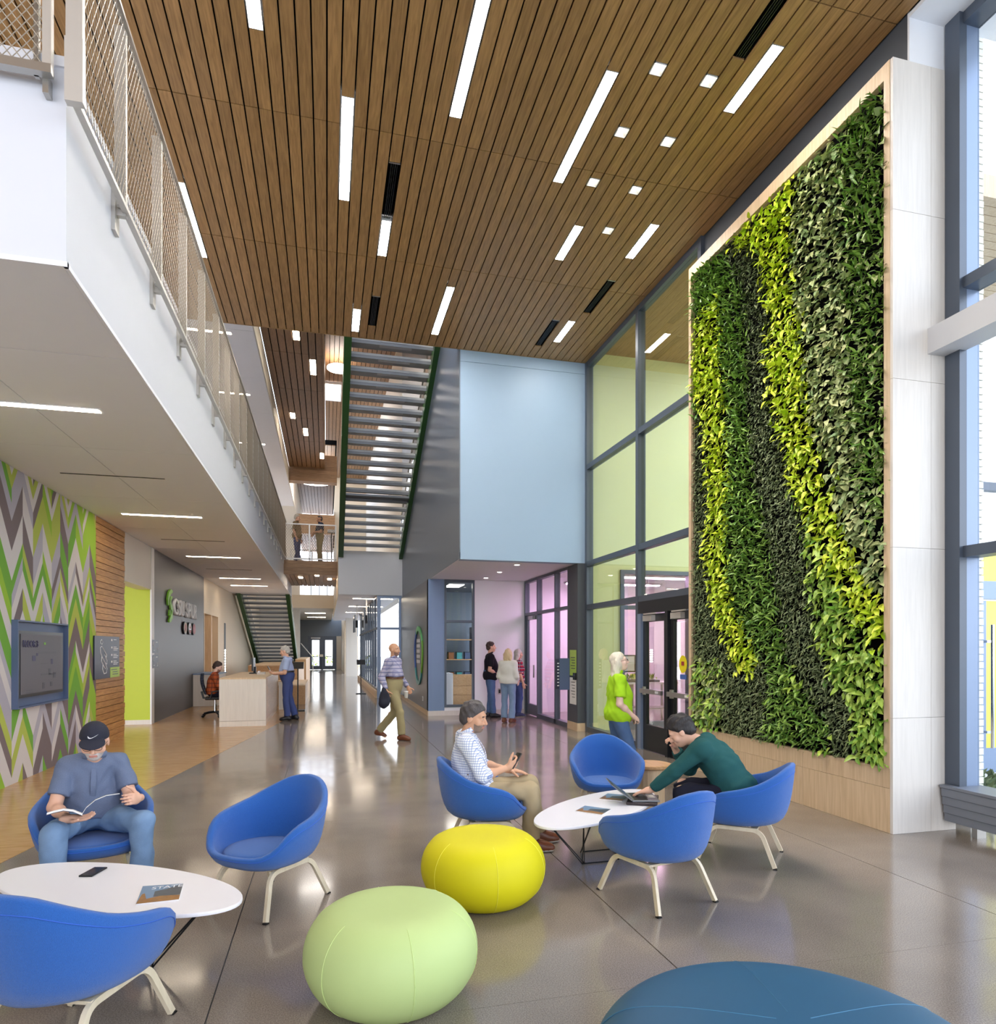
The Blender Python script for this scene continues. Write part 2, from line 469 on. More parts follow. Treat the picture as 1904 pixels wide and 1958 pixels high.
def leafmat(name, c1, c2, rough=0.4):
    m, n, l, b = _new(name)
    b.inputs['Roughness'].default_value = rough
    b.inputs['Specular IOR Level'].default_value = 0.4
    g = n.new('ShaderNodeNewGeometry'); oi = n.new('ShaderNodeObjectInfo')
    ad = n.new('ShaderNodeMath'); ad.operation = 'ADD'
    l.new(g.outputs['Random Per Island'], ad.inputs[0]); l.new(oi.outputs['Random'], ad.inputs[1])
    fr = n.new('ShaderNodeMath'); fr.operation = 'FRACT'; l.new(ad.outputs[0], fr.inputs[0])
    mx = n.new('ShaderNodeMix'); mx.data_type = 'RGBA'
    mx.inputs[6].default_value = lin(c1); mx.inputs[7].default_value = lin(c2)
    l.new(fr.outputs[0], mx.inputs[0]); l.new(mx.outputs[2], b.inputs['Base Color'])
    return m
leafmat('leaf_lime', (170, 206, 36), (226, 234, 70))
leafmat('leaf_dark_fine', (80, 98, 62), (138, 150, 104), 0.5)
leafmat('leaf_glossy', (84, 130, 50), (152, 186, 84), 0.3)
leafmat('leaf_heart', (120, 150, 92), (200, 204, 142), 0.45)
leafmat('leaf_mid', (104, 156, 52), (190, 212, 92), 0.35)

# ================================================================== STRUCTURE
CZ = 7.34          # main timber ceiling
L2 = 4.85          # upper floor level
SOF = 3.85         # soffit under the balcony
WL = -3.70         # face of the left wall
GX = 5.05          # lobby glazing plane

# ---------------------------------------------------------------- floor
floor = tag(MB().box(-8, 5.9, -6, 60, -0.2, -0.012).build('floor', 'band_grey'), 'polished grey concrete floor of the lobby', 'floor', kind='structure')
jx = [-3.78 - 2.27, -2.79, -0.52, 1.75, 4.02, 5.9]
jy = [-6, -1.4, 1.0, 3.0, 6.6, 9.9, 13.2, 17.6, 22, 28, 34, 44, 60]
jt = 0.0035
for i in range(len(jx) - 1):
    for j in range(len(jy) - 1):
        bx('floor_slab', 'polished_concrete', floor, jx[i] + jt, jx[i + 1] - jt, jy[j] + jt * .3, jy[j + 1] - jt * .3, -0.1, 0.0)
# timber floor of the reception side: its edge runs at a slant
m = MB()
pts = [(-8, 2.0, 0.004), (-2.98, 2.0, 0.004), (-2.43, 5.91, 0.004), (-1.12, 14.86, 0.004), (-0.95, 16.3, 0.004), (-1.3, 22.5, 0.004), (-1.7, 30.0, 0.004), (-8, 30.0, 0.004)]
m.prism([(p[0], p[1], -0.008) for p in pts], (0, 0, 0.012))
tag(m.build('floor_oak_boards', 'floor_oak'), 'warm oak strip floor along the mural wall, slanting edge', 'floor', kind='structure')

# ---------------------------------------------------------------- main ceiling: backing + separate boards
ceiling = tag(MB().box(-8, GX, -6, 12.53, CZ + 0.075, CZ + 0.3).build('ceiling', 'black_void'), 'timber slat ceiling high over the lobby', 'ceiling', kind='structure')
PITCH, GAP = 0.14, 0.016
LIGHTS = [  # column, y0, y1
    (-5, 4.88, 6.52), (1, 7.08, 8.73), (9, 5.43, 7.075), (19, 6.12, 7.75), (29, 5.47, 6.29), (-13, 8.88, 10.51),
    (5, 9.0, 9.83), (23, 8.47, 9.29), (30, 8.19, 9.0), (3, 11.47, 12.29), (13, 10.4, 12.05), (29, 10.97, 11.79)]
SLOTS = [(5, 7.9, 8.97), (5, 10.97, 12.02), (27, 4.6, 5.69), (30, 9.6, 10.65), (27, 11.0, 12.03)]
DOWN = [(22, 5.99), (26, 5.99), (22, 6.82), (26, 6.82), (22, 7.64), (26, 7.64), (26, 8.47)]
DW = 0.075
holes = {}
for c_, a, b in LIGHTS + SLOTS: holes.setdefault(c_, []).append((a, b))
for c_, y in DOWN: holes.setdefault(c_, []).append((y - DW, y + DW))
rows = [(2.58, 5.02), (5.02, 7.46), (7.46, 9.9), (9.9, 12.5)]
board_mesh = {}
def board(parent, x, y0, y1, z, w, mat, t=0.022):
    key = (round(y1 - y0, 3), w, mat, t)
    if key not in board_mesh:
        L = (y1 - y0) / 2 - 0.005
        board_mesh[key] = MB().box(-w / 2, w / 2, -L, L, 0, t).mesh('board', mat)
    o = bpy.data.objects.new('board', board_mesh[key]); C.objects.link(o)
    o.parent = parent; o.location = Vector((x, (y0 + y1) / 2, z)) - wloc(parent)
    return o
for k in range(-30, 36):
    x = (k + .5) * PITCH
    for (ya, yb) in rows:
        if ya < 5 and k < -12: continue
        cuts = sorted(h for h in holes.get(k, []) if h[1] > ya and h[0] < yb)
        y = ya
        for (a, b) in cuts:
            if a - y > 0.05: board(ceiling, x, y, a, CZ, PITCH - GAP, 'ceiling_oak')
            y = max(y, b)
        if yb - y > 0.05: board(ceiling, x, y, yb, CZ, PITCH - GAP, 'ceiling_oak')
# rest of the ceiling behind the viewer, one part
m = MB()
for k in range(-57, 36): m.box(k * PITCH + GAP / 2, (k + 1) * PITCH - GAP / 2, -6, 2.575, CZ, CZ + 0.022)
for k in range(-57, -30): m.box(k * PITCH + GAP / 2, (k + 1) * PITCH - GAP / 2, 2.585, 12.5, CZ, CZ + 0.022)
for k in range(-30, -12): m.box(k * PITCH + GAP / 2, (k + 1) * PITCH - GAP / 2, 2.585, 5.015, CZ, CZ + 0.022)
tag(m.build('board_run', 'ceiling_oak', ceiling), kind='stuff')
bx('edge_trim', 'ceiling_oak', ceiling, -8, GX, 12.5, 12.53, CZ, CZ + 0.3)

# ---------------------------------------------------------------- ceiling fittings
def strip(label, k, y0, y1):
    x = (k + .5) * PITCH
    t = thing('ceiling_light', label, 'light', (x, (y0 + y1) / 2, CZ), group='linear lights in the timber ceiling')
    L = (y1 - y0) / 2 - .004; w = PITCH / 2 - 0.006
    MB().box(-w + .006, w - .006, -L + .006, L - .006, 0.002, 0.02).build('diffuser', 'strip_light', t)
    f = MB(); f.box(-w, -w + .006, -L, L, 0, .06); f.box(w - .006, w, -L, L, 0, .06); f.box(-w + .006, w - .006, -L, -L + .006, 0, .06); f.box(-w + .006, w - .006, L - .006, L, 0, .06)
    f.build('housing', 'sign_white', t)
labs = ['short end of a ceiling light cut by the top edge, left of centre', 'long upright ceiling light above the open stair, left of centre',
        'longest-looking ceiling light, top centre, cut by the picture top', 'long slanted ceiling light beside the square downlights',
        'ceiling light at top right beside the dark slot near the plant wall', 'long ceiling light seen just beside the balcony mesh',
        'short ceiling light directly continuing a dark air slot', 'short ceiling light left of the last downlight', 'short ceiling light nearest the lobby glazing, right of the last downlight',
        'small ceiling light at the ceiling edge above the green stair', 'long ceiling light ending near the edge above the blue wall', 'short ceiling light above the blue wall between two dark slots']
for lb, (k, a, b) in zip(labs, LIGHTS): strip(lb, k, a, b)
slabs = ['dark air slot above the short centre-left ceiling light', 'dark air slot near the green stair top', 'long dark air slot at the top right corner of the ceiling',
         'dark air slot close to the lobby glazing', 'dark air slot above the blue wall, left of a short light']
for lb, (k, y0, y1) in zip(slabs, SLOTS):
    x = (k + .5) * PITCH
    t = thing('air_slot', lb, 'air vent', (x, (y0 + y1) / 2, CZ), group='linear air slots in the timber ceiling')
    L = (y1 - y0) / 2 - .004; w = PITCH / 2 - .004
    MB().box(-w, w, -L, L, 0.055, .07).build('back', 'black_void', t)
    for dx in (-.035, -.012, .012, .035):
        MB().box(dx - .004, dx + .004, -L, L, 0.01, .05).build('blade', 'door_black', t)
    MB().box(-w, w, -L, -L + .02, 0.0, .06).build('end_cap', 'steel', t)
dl = ['upper left', 'upper right', 'second row left', 'second row right', 'third row left', 'third row right']
for i, (k, y) in enumerate(DOWN):
    lb = ('square chrome downlight in the ceiling, %s of the paired rows' % dl[i]) if i < 6 else 'single square chrome downlight between two short strip lights'
    t = thing('downlight', lb, 'light', ((k + .5) * PITCH, y, CZ), group='square downlights in the timber ceiling')
    a = DW - .006; w2 = PITCH / 2 - .004
    f = MB()
    for (x0, x1, y0, y1) in ((-w2, -w2 + .008, -a, a), (w2 - .008, w2, -a, a), (-w2, w2, -a, -a + .008), (-w2, w2, a - .008, a)): f.box(x0, x1, y0, y1, -.003, .02)
    f.build('trim', 'sign_white', t)
    b1, b2, h = w2 - .008, .028, .085; a1 = a - .008
    r = MB()
    lo = [(-b1, -a1, 0), (b1, -a1, 0), (b1, a1, 0), (-b1, a1, 0)]; hi = [(-b2, -b2, h), (b2, -b2, h), (b2, b2, h), (-b2, b2, h)]
    r.add(lo + hi, [(0, 1, 5, 4), (1, 2, 6, 5), (2, 3, 7, 6), (3, 0, 4, 7)]); r.build('reflector', 'steel_pale', t)
    MB().lathe([(0.0, .05), (.02, .054), (.03, .066), (.0, .085)], 12).build('lamp', 'bulb', t)
    lt = bpy.data.lights.new('downlight_beam', 'SPOT'); lt.energy = 45; lt.spot_size = 1.3; lt.spot_blend = .6; lt.color = (1, .93, .85); lt.shadow_soft_size = .03
    lo_ = bpy.data.objects.new('downlight_beam', lt); C.objects.link(lo_); lo_.parent = t; lo_.location = (0, 0, 0.03)

# ---------------------------------------------------------------- left wall
wl_ = tag(MB().box(WL - .3, WL, -6, 12.36, 0, SOF).build('wall_left', 'warm_white'), 'left lobby wall covered by a zigzag mural', 'wall', kind='structure')
rng = random.Random(11)
def clipz(poly, z0, z1):
    for zc, keep in ((z0, 1), (z1, -1)):
        out = []
        for i in range(len(poly)):
            a, b = poly[i], poly[(i + 1) % len(poly)]
            ia, ib = (a[1] - zc) * keep >= 0, (b[1] - zc) * keep >= 0
            if ia: out.append(a)
            if ia != ib:
                t = (zc - a[1]) / (b[1] - a[1]); out.append((a[0] + t * (b[0] - a[0]), zc))
        poly = out
        if len(poly) < 3: return []
    return poly
cols = ['mural_lime', 'mural_olive', 'mural_green', 'mural_taupe', 'mural_grey', 'mural_stone']
wts = [2.5, 4, 2, 4, 4, 5]
edges = [-1.0]
while edges[-1] < 4.6: edges.append(edges[-1] + rng.choice([.17, .22, .28, .36]))
CW, RISE = 0.305, 0.5
prevc = None
ncol = 20
m = MB()
for c_ in range(ncol):
    y1 = 12.36 - c_ * CW; y0 = y1 - CW
    up = c_ % 2
    cc = []
    for i in range(len(edges) - 1):
        if prevc and rng.random() < .3: k = prevc[i]
        else: k = rng.choices(range(6), wts)[0]
        if cc and k == cc[-1] and rng.random() < .6: k = rng.choices(range(6), wts)[0]
        cc.append(k)
        e0, e1 = edges[i], edges[i + 1]
        da, db = (0, RISE) if up else (RISE, 0)
        p = clipz([(y0, e0 + da), (y1, e0 + db), (y1, e1 + db), (y0, e1 + da)], 0, SOF)
        if p: m.poly([(WL + .004, q[0], q[1]) for q in p], k)
    prevc = cc
m.build('mural', cols, wl_)

# recessed screen in the mural
t = thing('directory_screen', 'floor directory screen in a blue-grey frame set in the mural', 'screen', (WL, 10.12, 0.91))
f = MB(); Y0, Y1, Z0, Z1 = 9.30, 10.94, 0.91, 2.0
f.box(WL, WL + .075, Y0, Y1, Z0, Z0 + .02); f.box(WL, WL + .075, Y0, Y1, Z1 - .02, Z1); f.box(WL, WL + .075, Y0, Y0 + .02, Z0 + .02, Z1 - .02); f.box(WL, WL + .075, Y1 - .02, Y1, Z0 + .02, Z1 - .02)
f.box(WL + .004, WL + .012, Y0 + .02, Y1 - .02, Z0 + .02, Z1 - .02)
f.build('frame', 'blue_grey_frame', t, world=True)
sc_ = bx('bezel', 'black_plastic', t, WL + .012, WL + .06, Y0 + .06, Y1 - .17, Z0 + .13, Z1 - .13)
pan = MB().box(WL + .06, WL + .066, Y0 + .1, Y1 - .21, Z0 + .17, Z1 - .17).build('panel', 'screen_face' if 'screen_face' in MATS else pm('screen_face', (98, 96, 104), 0.5) and 'screen_face', t, world=True)
pm('screen_navy', (38, 32, 78), 0.4); pm('screen_line', (66, 66, 80), 0.4)
text('FLOOR 3', .115, 'screen_navy', t, (WL + .0705, Y0 + .15, Z1 - .33), LEFT_WALL, .001, sx=1.0, bold=.003)
g = MB()
def rline(m_, y0, y1, z0, z1, x=WL + .0685, mi=0): m_.box(x - .001, x, y0, y1, z0, z1, mi)
for (a, b, z) in ((.62, 1.2, 1.60), (.62, 1.2, 1.585), (.70, .95, 1.45), (.7, 1.2, 1.31), (.7, 1.2, 1.30), (.25, .45, 1.12), (.25, .45, 1.09), (.75, 1.1, 1.08)): rline(g, Y0 + a, Y0 + b, z, z + .005)
for (a, b, z0, z1) in ((.95, 1.02, 1.3, 1.38), (1.1, 1.18, 1.25, 1.33), (.75, .82, 1.12, 1.2), (1.0, 1.07, 1.14, 1.2)): rline(g, Y0 + a, Y0 + b, z0, z1)
tag(g.build('plan_lines', 'screen_line', t, world=True), kind='stuff')
g = MB(); rline(g, Y0 + .43, Y0 + .53, 1.49, 1.56); rline(g, Y0 + .55, Y0 + .6, 1.555, 1.59); rline(g, Y0 + 1.02, Y0 + 1.09, 1.44, 1.51); tag(g.build('plan_marks', 'screen_navy', t, world=True), kind='stuff')
g = MB(); rline(g, Y0 + .79, Y0 + .85, 1.70, 1.73); g.build('arrow_mark', 'logo_green', t, world=True)

# timber slat piece of wall
ws = tag(MB().box(WL - .3, WL - .03, 12.36, 14.0, 0, SOF).build('wall_left_slats', 'black_void'), 'left wall stretch clad in horizontal oak boards', 'wall', kind='structure')
pz = 0.0; n_pl = 36; ph = SOF / n_pl
pl_mesh = MB().box(-.012, .012, -.818, .818, 0.003, ph - .006).mesh('plank', 'slat_oak')
for i in range(n_pl):
    o = bpy.data.objects.new('plank', pl_mesh); C.objects.link(o); o.parent = ws
    o.location = (WL - .012 + .006 * ((i * 7) % 3 - 1), 13.18, i * ph)
# wayfinding sign on the boards
t = thing('wayfinding_sign', 'navy building directory sign with map outline on the oak boards', 'sign', (WL, 12.9, 1.14))
bx('panel', 'navy_sign', t, WL + .012, WL + .03, 12.21, 13.56, 1.14, 1.86)
bx('lime_field', 'sign_lime', t, WL + .03, WL + .033, 13.02, 13.56, 1.14, 1.32)
def line(m_, pts, w, x=WL + .032): m_.tube([(x, p[0], p[1]) for p in pts], w, 4)
g = MB()
line(g, [(12.5, 1.78), (12.56, 1.80), (12.62, 1.76), (12.58, 1.72), (12.5, 1.74), (12.5, 1.78)], .007)
line(g, [(12.48, 1.66), (12.56, 1.69), (12.62, 1.66), (12.82, 1.54), (12.8, 1.5), (12.7, 1.55), (12.84, 1.44), (12.82, 1.38), (12.74, 1.41), (12.84, 1.3), (12.8, 1.23), (12.68, 1.22), (12.6, 1.3), (12.62, 1.38), (12.54, 1.44), (12.56, 1.52), (12.5, 1.58), (12.48, 1.66)], .007)
line(g, [(12.62, 1.38), (12.76, 1.3)], .006); line(g, [(12.56, 1.52), (12.74, 1.41)], .006)
g.build('map_outline', 'sign_white', t, world=True)
g = MB()
for z, nl in ((1.80, 1), (1.67, 3), (1.54, 3), (1.42, 3)):
    g.box(WL + .03, WL + .033, 13.07, 13.14, z - .02, z + .015)
    for i in range(nl): g.box(WL + .03, WL + .033, 13.2, 13.38 + .05 * ((i * 2) % 3), z - .028 * i, z - .028 * i + .012)
tag(g.build('lettering_lines', 'sign_white', t, world=True), kind='stuff')
g = MB()
for i in range(3): g.box(WL + .033, WL + .035, 13.07 + (.08 if i else 0), 13.4 + .03 * i, 1.27 - .04 * i, 1.282 - .04 * i)
tag(g.build('lettering_lines_dark', 'navy_sign', t, world=True), kind='stuff')

# doorway to an alcove with a lime wall
wh = tag(MB().box(WL - .3, WL, 14.0, 16.0, 2.93, SOF).build('wall_left_header', 'warm_white'), 'white wall head over the alcove opening', 'wall', kind='structure')
struct('wall_alcove', 'lime_paint', 'lime green alcove end wall past the oak boards', 'wall', -6.4, WL - .02, 16.0, 16.18, 0.1, SOF)
struct('baseboard_alcove', 'birch_white', 'pale baseboard under the lime green alcove wall', 'baseboard', -6.4, WL - .02, 15.985, 16.18, 0.0, 0.1)
struct('wall_alcove_back', 'warm_white', 'plain back wall deep inside the alcove', 'wall', -6.5, -6.4, 13.7, 16.2, 0, SOF)
struct('trim_1', 'sign_white', 'thin white vertical trim at the alcove corner', 'trim', WL - .02, WL + .012, 15.96, 16.19, 0, SOF)

# dark feature wall with lettering
wd = tag(MB().box(WL - .3, WL, 16.19, 22.4, 0, SOF).build('wall_left_dark', 'dark_grey_paint'), 'charcoal feature wall behind the reception desk', 'wall', kind='structure')
t = thing('wall_lettering', 'raised white CSU SPUR lettering with green mark on the charcoal wall', 'sign', (WL, 19, 2.4))
cur = 17.98
for ch in 'CSU SPUR':
    if ch == ' ': cur += .2; continue
    o = text(ch, .56, 'sign_white', t, (WL + .03, cur, 2.5), LEFT_WALL, .02, sx=1.12, bold=.016, name='letter')
    xs = [v.co.x for v in o.data.vertices]; o.location.y -= min(xs) * 1.12; cur += (max(xs) - min(xs)) * 1.12 + .05
def ribbon(m_, pts, w, x0, x1):
    L = []; R_ = []
    for i, p in enumerate(pts):
        a = pts[max(i - 1, 0)]; b = pts[min(i + 1, len(pts) - 1)]
        dy, dz = b[0] - a[0], b[1] - a[1]; n = math.hypot(dy, dz) or 1
        ww = w[i] if isinstance(w, (list, tuple)) else w
        L.append((p[0] - dz / n * ww, p[1] + dy / n * ww)); R_.append((p[0] + dz / n * ww, p[1] - dy / n * ww))
    for i in range(len(pts) - 1):
        m_.prism([(x0, *L[i]), (x0, *L[i + 1]), (x0, *R_[i + 1]), (x0, *R_[i])], (x1 - x0, 0, 0))
g = MB()
ribbon(g, [(17.36, 2.68), (17.34, 2.8), (17.42, 2.93), (17.6, 3.02), (17.78, 3.04)], [.05, .07, .08, .06, .02], WL + .02, WL + .06)
ribbon(g, [(17.76, 2.9), (17.6, 2.86), (17.56, 2.76), (17.66, 2.66), (17.76, 2.58), (17.72, 2.44), (17.56, 2.34), (17.44, 2.3)], [.02, .06, .08, .08, .08, .08, .06, .03], WL + .02, WL + .06)
ribbon(g, [(17.5, 2.58), (17.52, 2.5), (17.46, 2.44)], [.03, .05, .02], WL + .02, WL + .06)
g.build('mark', 'logo_green', t, world=True)
for i, (a, b) in enumerate((('logo_tan', 'logo_red'), ('sign_white', 'logo_red'), ('logo_red', 'logo_pink'))):
    yc = 19.35 + i * .6
    d = thing('round_emblem', ['tan round emblem below the white lettering, leftmost of three', 'white and red round emblem, middle of three under the lettering', 'red round emblem, rightmost of three under the lettering'][i], 'emblem', (WL, yc, 2.2), group='round emblems on the charcoal wall')
    q = MB()
    ring = [(WL + .01, yc + .23 * math.cos(a_), 2.2 + .17 * math.sin(a_)) for a_ in [2 * math.pi * j / 20 for j in range(20)]]
    q.prism(ring, (.04, 0, 0)); q.build('rim', 'black_plastic', d, world=True)
    q = MB(); q.prism([(WL + .05, yc + (p[1] - yc) * .86, 2.2 + (p[2] - 2.2) * .86) for p in ring], (.006, 0, 0)); q.build('face', a, d, world=True)
    q = MB()
    if i == 0: q.prism([(WL + .056, yc + x, 2.2 + z) for x, z in ((-.08, -.1), (.0, -.02), (.08, -.1), (.1, .05), (.0, .11), (-.1, .05))], (.004, 0, 0))
    elif i == 1: q.prism([(WL + .056, yc + x, 2.2 + z) for x, z in ((-.16, -.04), (.16, -.04), (.12, -.11), (0, -.14), (-.12, -.11))], (.004, 0, 0)); q.prism([(WL + .056, yc + x, 2.2 + z) for x, z in ((-.08, .0), (.08, .0), (0, .1))], (.004, 0, 0))
    else: q.prism([(WL + .056, yc + x, 2.2 + z) for x, z in ((0, -.12), (.1, 0), (0, .12), (-.1, 0))], (.004, 0, 0))
    q.build('figure', b, d, world=True)
for i, z in enumerate((1.55, 1.22)):
    t = thing('door_sign', ['upper of two small navy signs on the charcoal wall edge', 'lower of two small navy signs on the charcoal wall edge'][i], 'sign', (WL, 16.3, z))
    bx('panel', 'navy_sign', t, WL, WL + .015, 16.0, 16.55, z, z + .29)
    g = MB(); g.tube([(WL + .016, 16.14 + .06 * math.cos(a), z + .2 + .05 * math.sin(a)) for a in [math.pi * (.5 + j / 8) for j in range(9)]], .008, 4)
    g.box(WL + .015, WL + .018, 16.3, 16.46, z + .23, z + .25); g.box(WL + .015, WL + .018, 16.1, 16.2, z + .05, z + .065)
    g.tube([(WL + .016, 16.42 + .05 * math.cos(a), z + .07 + .04 * math.sin(a)) for a in [math.pi * (-.5 + j / 8) for j in range(9)]], .008, 4)
    tag(g.build('marks', 'sign_white', t, world=True), kind='stuff')

# cream wall further back with timber lined openings
struct('wall_left_cream', 'cream_paint', 'cream wall with openings beyond the charcoal wall', 'wall', WL - .3, WL, 25.2, 44, 0, L2)
struct('wall_left_cream_head', 'cream_paint', 'cream wall head above the timber lined opening', 'wall', WL - .3, WL, 22.4, 25.2, 2.75, SOF)
struct('trim_2', 'birch_panel', 'pale timber jamb lining beside the charcoal wall', 'trim', WL - 1.0, WL + .01, 22.4, 22.5, 0, 2.75)
struct('trim_3', 'birch_panel', 'pale timber panel closing the opening behind reception', 'trim', WL - .6, WL - .5, 22.5, 25.2, 0, 2.75)
struct('trim_4', 'birch_panel', 'pale timber post in the opening behind reception', 'trim', WL - .5, WL + .012, 23.7, 23.85, 0, 2.75)
w_ = tag(MB().box(WL - .02, WL + .01, 26.6, 27.0, .1, 2.6).build('window_1', 'door_black'), 'slim dark window slot in the cream wall by the far stair', 'window', kind='structure')
q = MB()
for i in range(14): q.box(WL + .01, WL + .014, 26.68, 26.92, .25 + i * .1, .31 + i * .1)
q.build('pane', 'disc_light', w_)

# ---------------------------------------------------------------- balcony
FX = -1.46
bal = tag(MB().box(-8, FX, 4.37, 30, SOF + .03, 5.0).build('balcony', 'fascia_white'), 'white upper balcony running along the left side', 'balcony', kind='structure')
bx('fascia_cap', 'soffit_white', bal, -8, FX + .012, 4.355, 30, 5.0, 5.06)
bx('fascia_base', 'soffit_white', bal, FX - .012, FX + .01, 4.36, 30, SOF, SOF + .03)
bx('fascia_base_front', 'soffit_white', bal, -8, FX + .01, 4.355, 4.38, SOF, SOF + .03)
ys = [4.38, 5.65, 8.25, 10.85, 13.45, 16.05, 18.65, 21.25, 23.85, 26.5, 28.0]
for i in range(len(ys) - 1):
    for (xa, xb) in ((-6.4, WL), (WL, -2.6), (-2.6, FX - .012)):
        if ys[i] >= 12.3 and xa < WL and ys[i] < 14: pass
        bx('soffit_panel', 'soffit_white', bal, xa + .004, xb - .004, ys[i] + .004, ys[i + 1] - .004, SOF + .004, SOF + .03)
sl = [(6.93, 1), (9.5, 0), (12.12, 1), (14.76, 0), (17.3, 1), (19.95, 0), (22.4, 1), (24.9, 1)]
names = ['long linear soffit light nearest, at the left picture edge', '', 'linear soffit light above the oak boards', '', 'linear soffit light in front of the charcoal wall', '', 'small linear soffit light near the far stair', 'last tiny linear soffit light before the far stair']
for (y, on), lb in zip(sl, names):
    if on:
        t = thing('soffit_light', lb, 'light', (-2.64, y, SOF), group='linear lights under the balcony')
        bx('diffuser', 'strip_warm', t, -3.24, -2.04, y - .045, y + .045, SOF - .006, SOF + .003)
        bx('rim', 'sign_white', t, -3.26, -2.02, y - .06, y + .06, SOF - .003, SOF + .004)
    else:
        t = thing('soffit_slot', {9.5: 'dark thin air slot in the soffit nearest the mural', 14.76: 'dark thin air slot in the soffit before the charcoal wall', 19.95: 'dark thin air slot in the soffit past the lettering'}[y], 'air vent', (-2.64, y, SOF))
        bx('slot', 'door_black', t, -3.24, -2.04, y - .012, y + .012, SOF - .002, SOF + .004)

# railing of the balcony: posts, rails and wire mesh panels
RX, RB, RT = -1.375, 4.70, 6.02
rail = thing('balcony_railing', 'steel railing with wire mesh along the balcony edge', 'railing', (RX, 4.2, RB))
bx('top_rail', 'steel', rail, RX - .02, RX + .02, 4.18, 24.4, RT, RT + .026)
bx('bottom_rail', 'steel_pale', rail, RX - .02, RX + .02, 4.18, 24.4, RB + .02, RB + .05)
posts = [4.2 + 1.05 * i for i in range(20)]
post_m = MB().box(-.075, .0, -.02, .02, 0, RT - RB + .02).box(-.085, -.06, -.05, .05, -.12, .34).mesh('post', 'steel_pale')
for i, y in enumerate(posts):
    if i == 0: continue
    o = bpy.data.objects.new('post', post_m); C.objects.link(o); o.parent = rail; o.location = (0, y - 4.2, 0)
    if i < 4:
        for dz in (.06, .22):
            q = MB(); q.lathe([(0, .0), (.014, .0), (.014, .012), (0, .012)], 8)
            b_ = q.build('bolt', 'steel', o); b_.rotation_euler = (math.pi / 2, 0, 0); b_.location = (-.04, -.02, dz)
# corner post
bx('corner_post', 'steel_pale', rail, -1.385, -1.303, 4.135, 4.178, RB + .3, RT + .03)
bx('base_plate', 'steel_pale', rail, -1.39, -1.30, 4.13, 4.178, RB - .05, RB + .3)

def wire_mesh(name, parent, y0, y1, z0, z1, fn, cw=0.055, ch=0.105, r=0.0019, n=4):
    """diamond cable net: every diagonal cable is a real strand"""
    m_ = MB(); L = y1 - y0; Hh = z1 - z0
    run = Hh / ch * cw
    k = -int(run / cw) - 1
    while k * cw < L:
        for sgn in (1, -1):
            a = k * cw if sgn > 0 else k * cw + run
            b = a + sgn * run
            pa, pb = (a, 0.0), (b, Hh)
            # clip to 0..L
            def clip(p, q, lim, lo):
                if (p[0] < lim) == lo and (q[0] < lim) == lo and p[0] != lim: return None
                return p, q
            t0, t1 = 0.0, 1.0
            d = pb[0] - pa[0]
            for lim, lo in ((0.0, True), (L, False)):
                if abs(d) < 1e-9: continue
                t = (lim - pa[0]) / d
                inside0 = (pa[0] >= 0) if lo else (pa[0] <= L)
                inside1 = (pb[0] >= 0) if lo else (pb[0] <= L)
                if not inside0 and not inside1: t0, t1 = 1, 0
                elif not inside0: t0 = max(t0, t)
                elif not inside1: t1 = min(t1, t)
            if t1 - t0 > 1e-4:
                p = (pa[0] + d * t0, Hh * t0); q = (pa[0] + d * t1, Hh * t1)
                m_.tube([fn(y0 + p[0], z0 + p[1]), fn(y0 + q[0], z0 + q[1])], r, 3 if n == 3 else 4)
        k += 1
    o = m_.build(name, 'wire', parent, world=True)
    return tag(o, kind='stuff')
for i in range(len(posts) - 1):
    wire_mesh('wire_panel', rail, posts[i] + .03, posts[i + 1] - .02, RB + .05, RT, lambda a, z: (RX, a, z), r=.0024 if i < 8 else .003, n=3)

# railing across the balcony front
fr_ = thing('balcony_front_railing', 'short wire mesh railing on the balcony front at top left', 'railing', (-2.6, 4.28, 4.85))
bx('bottom_rail', 'steel', fr_, -5.0, -1.5, 4.26, 4.31, 4.88, 4.93)
bx('end_post', 'steel_pale', fr_, -1.545, -1.5, 4.265, 4.305, 4.93, 6.25)
bx('inner_post', 'steel', fr_, -1.60, -1.575, 4.30, 4.33, 4.88, 6.25)
bx('top_rail', 'steel', fr_, -5.0, -1.5, 4.26, 4.31, 6.2, 6.24)
bx('bracket', 'steel', fr_, -1.56, -1.53, 4.31, 4.37, 4.8, 4.9)
wire_mesh('wire_panel', fr_, -3.2, -1.545, 4.93, 6.2, lambda a, z: (a, 4.285, z), cw=.048, ch=.062, r=.0032)

# upper side of the balcony
struct('wall_upper_left', 'warm_white', 'plain wall at the back of the upper balcony', 'wall', -6.5, -6.4, 4.5, 44, L2, 8.44)
us = tag(MB().box(-6.4, -1.5, 12.6, 40, 8.46, 9.04).build('ceiling_upper_gallery', 'warm_white'), 'white gallery soffit beyond the timber ceiling', 'ceiling', kind='structure')
for i in range(8):
    for (xa, xb) in ((-6.4, -3.0), (-3.0, -1.52)):
        bx('soffit_panel', 'soffit_white', us, xa + .004, xb - .004, 12.6 + i * 2.6 + .004, 15.2 + i * 2.6 - .004, 8.44, 8.46)
for i, (y, lb) in enumerate(((15.4, 'warm gallery light seen through the nearer mesh'), (19.0, 'warm gallery light seen through the middle mesh'), (23.5, 'warm gallery light seen through the far mesh'))):
    t = thing('gallery_light', lb, 'light', (-2.6, y, 8.44), group='gallery soffit lights')
    bx('diffuser', 'strip_warm', t, -3.2, -2.0, y - .045, y + .045, 8.43, 8.437)
    bx('rim', 'sign_white', t, -3.22, -1.98, y - .06, y + .06, 8.434, 8.442)

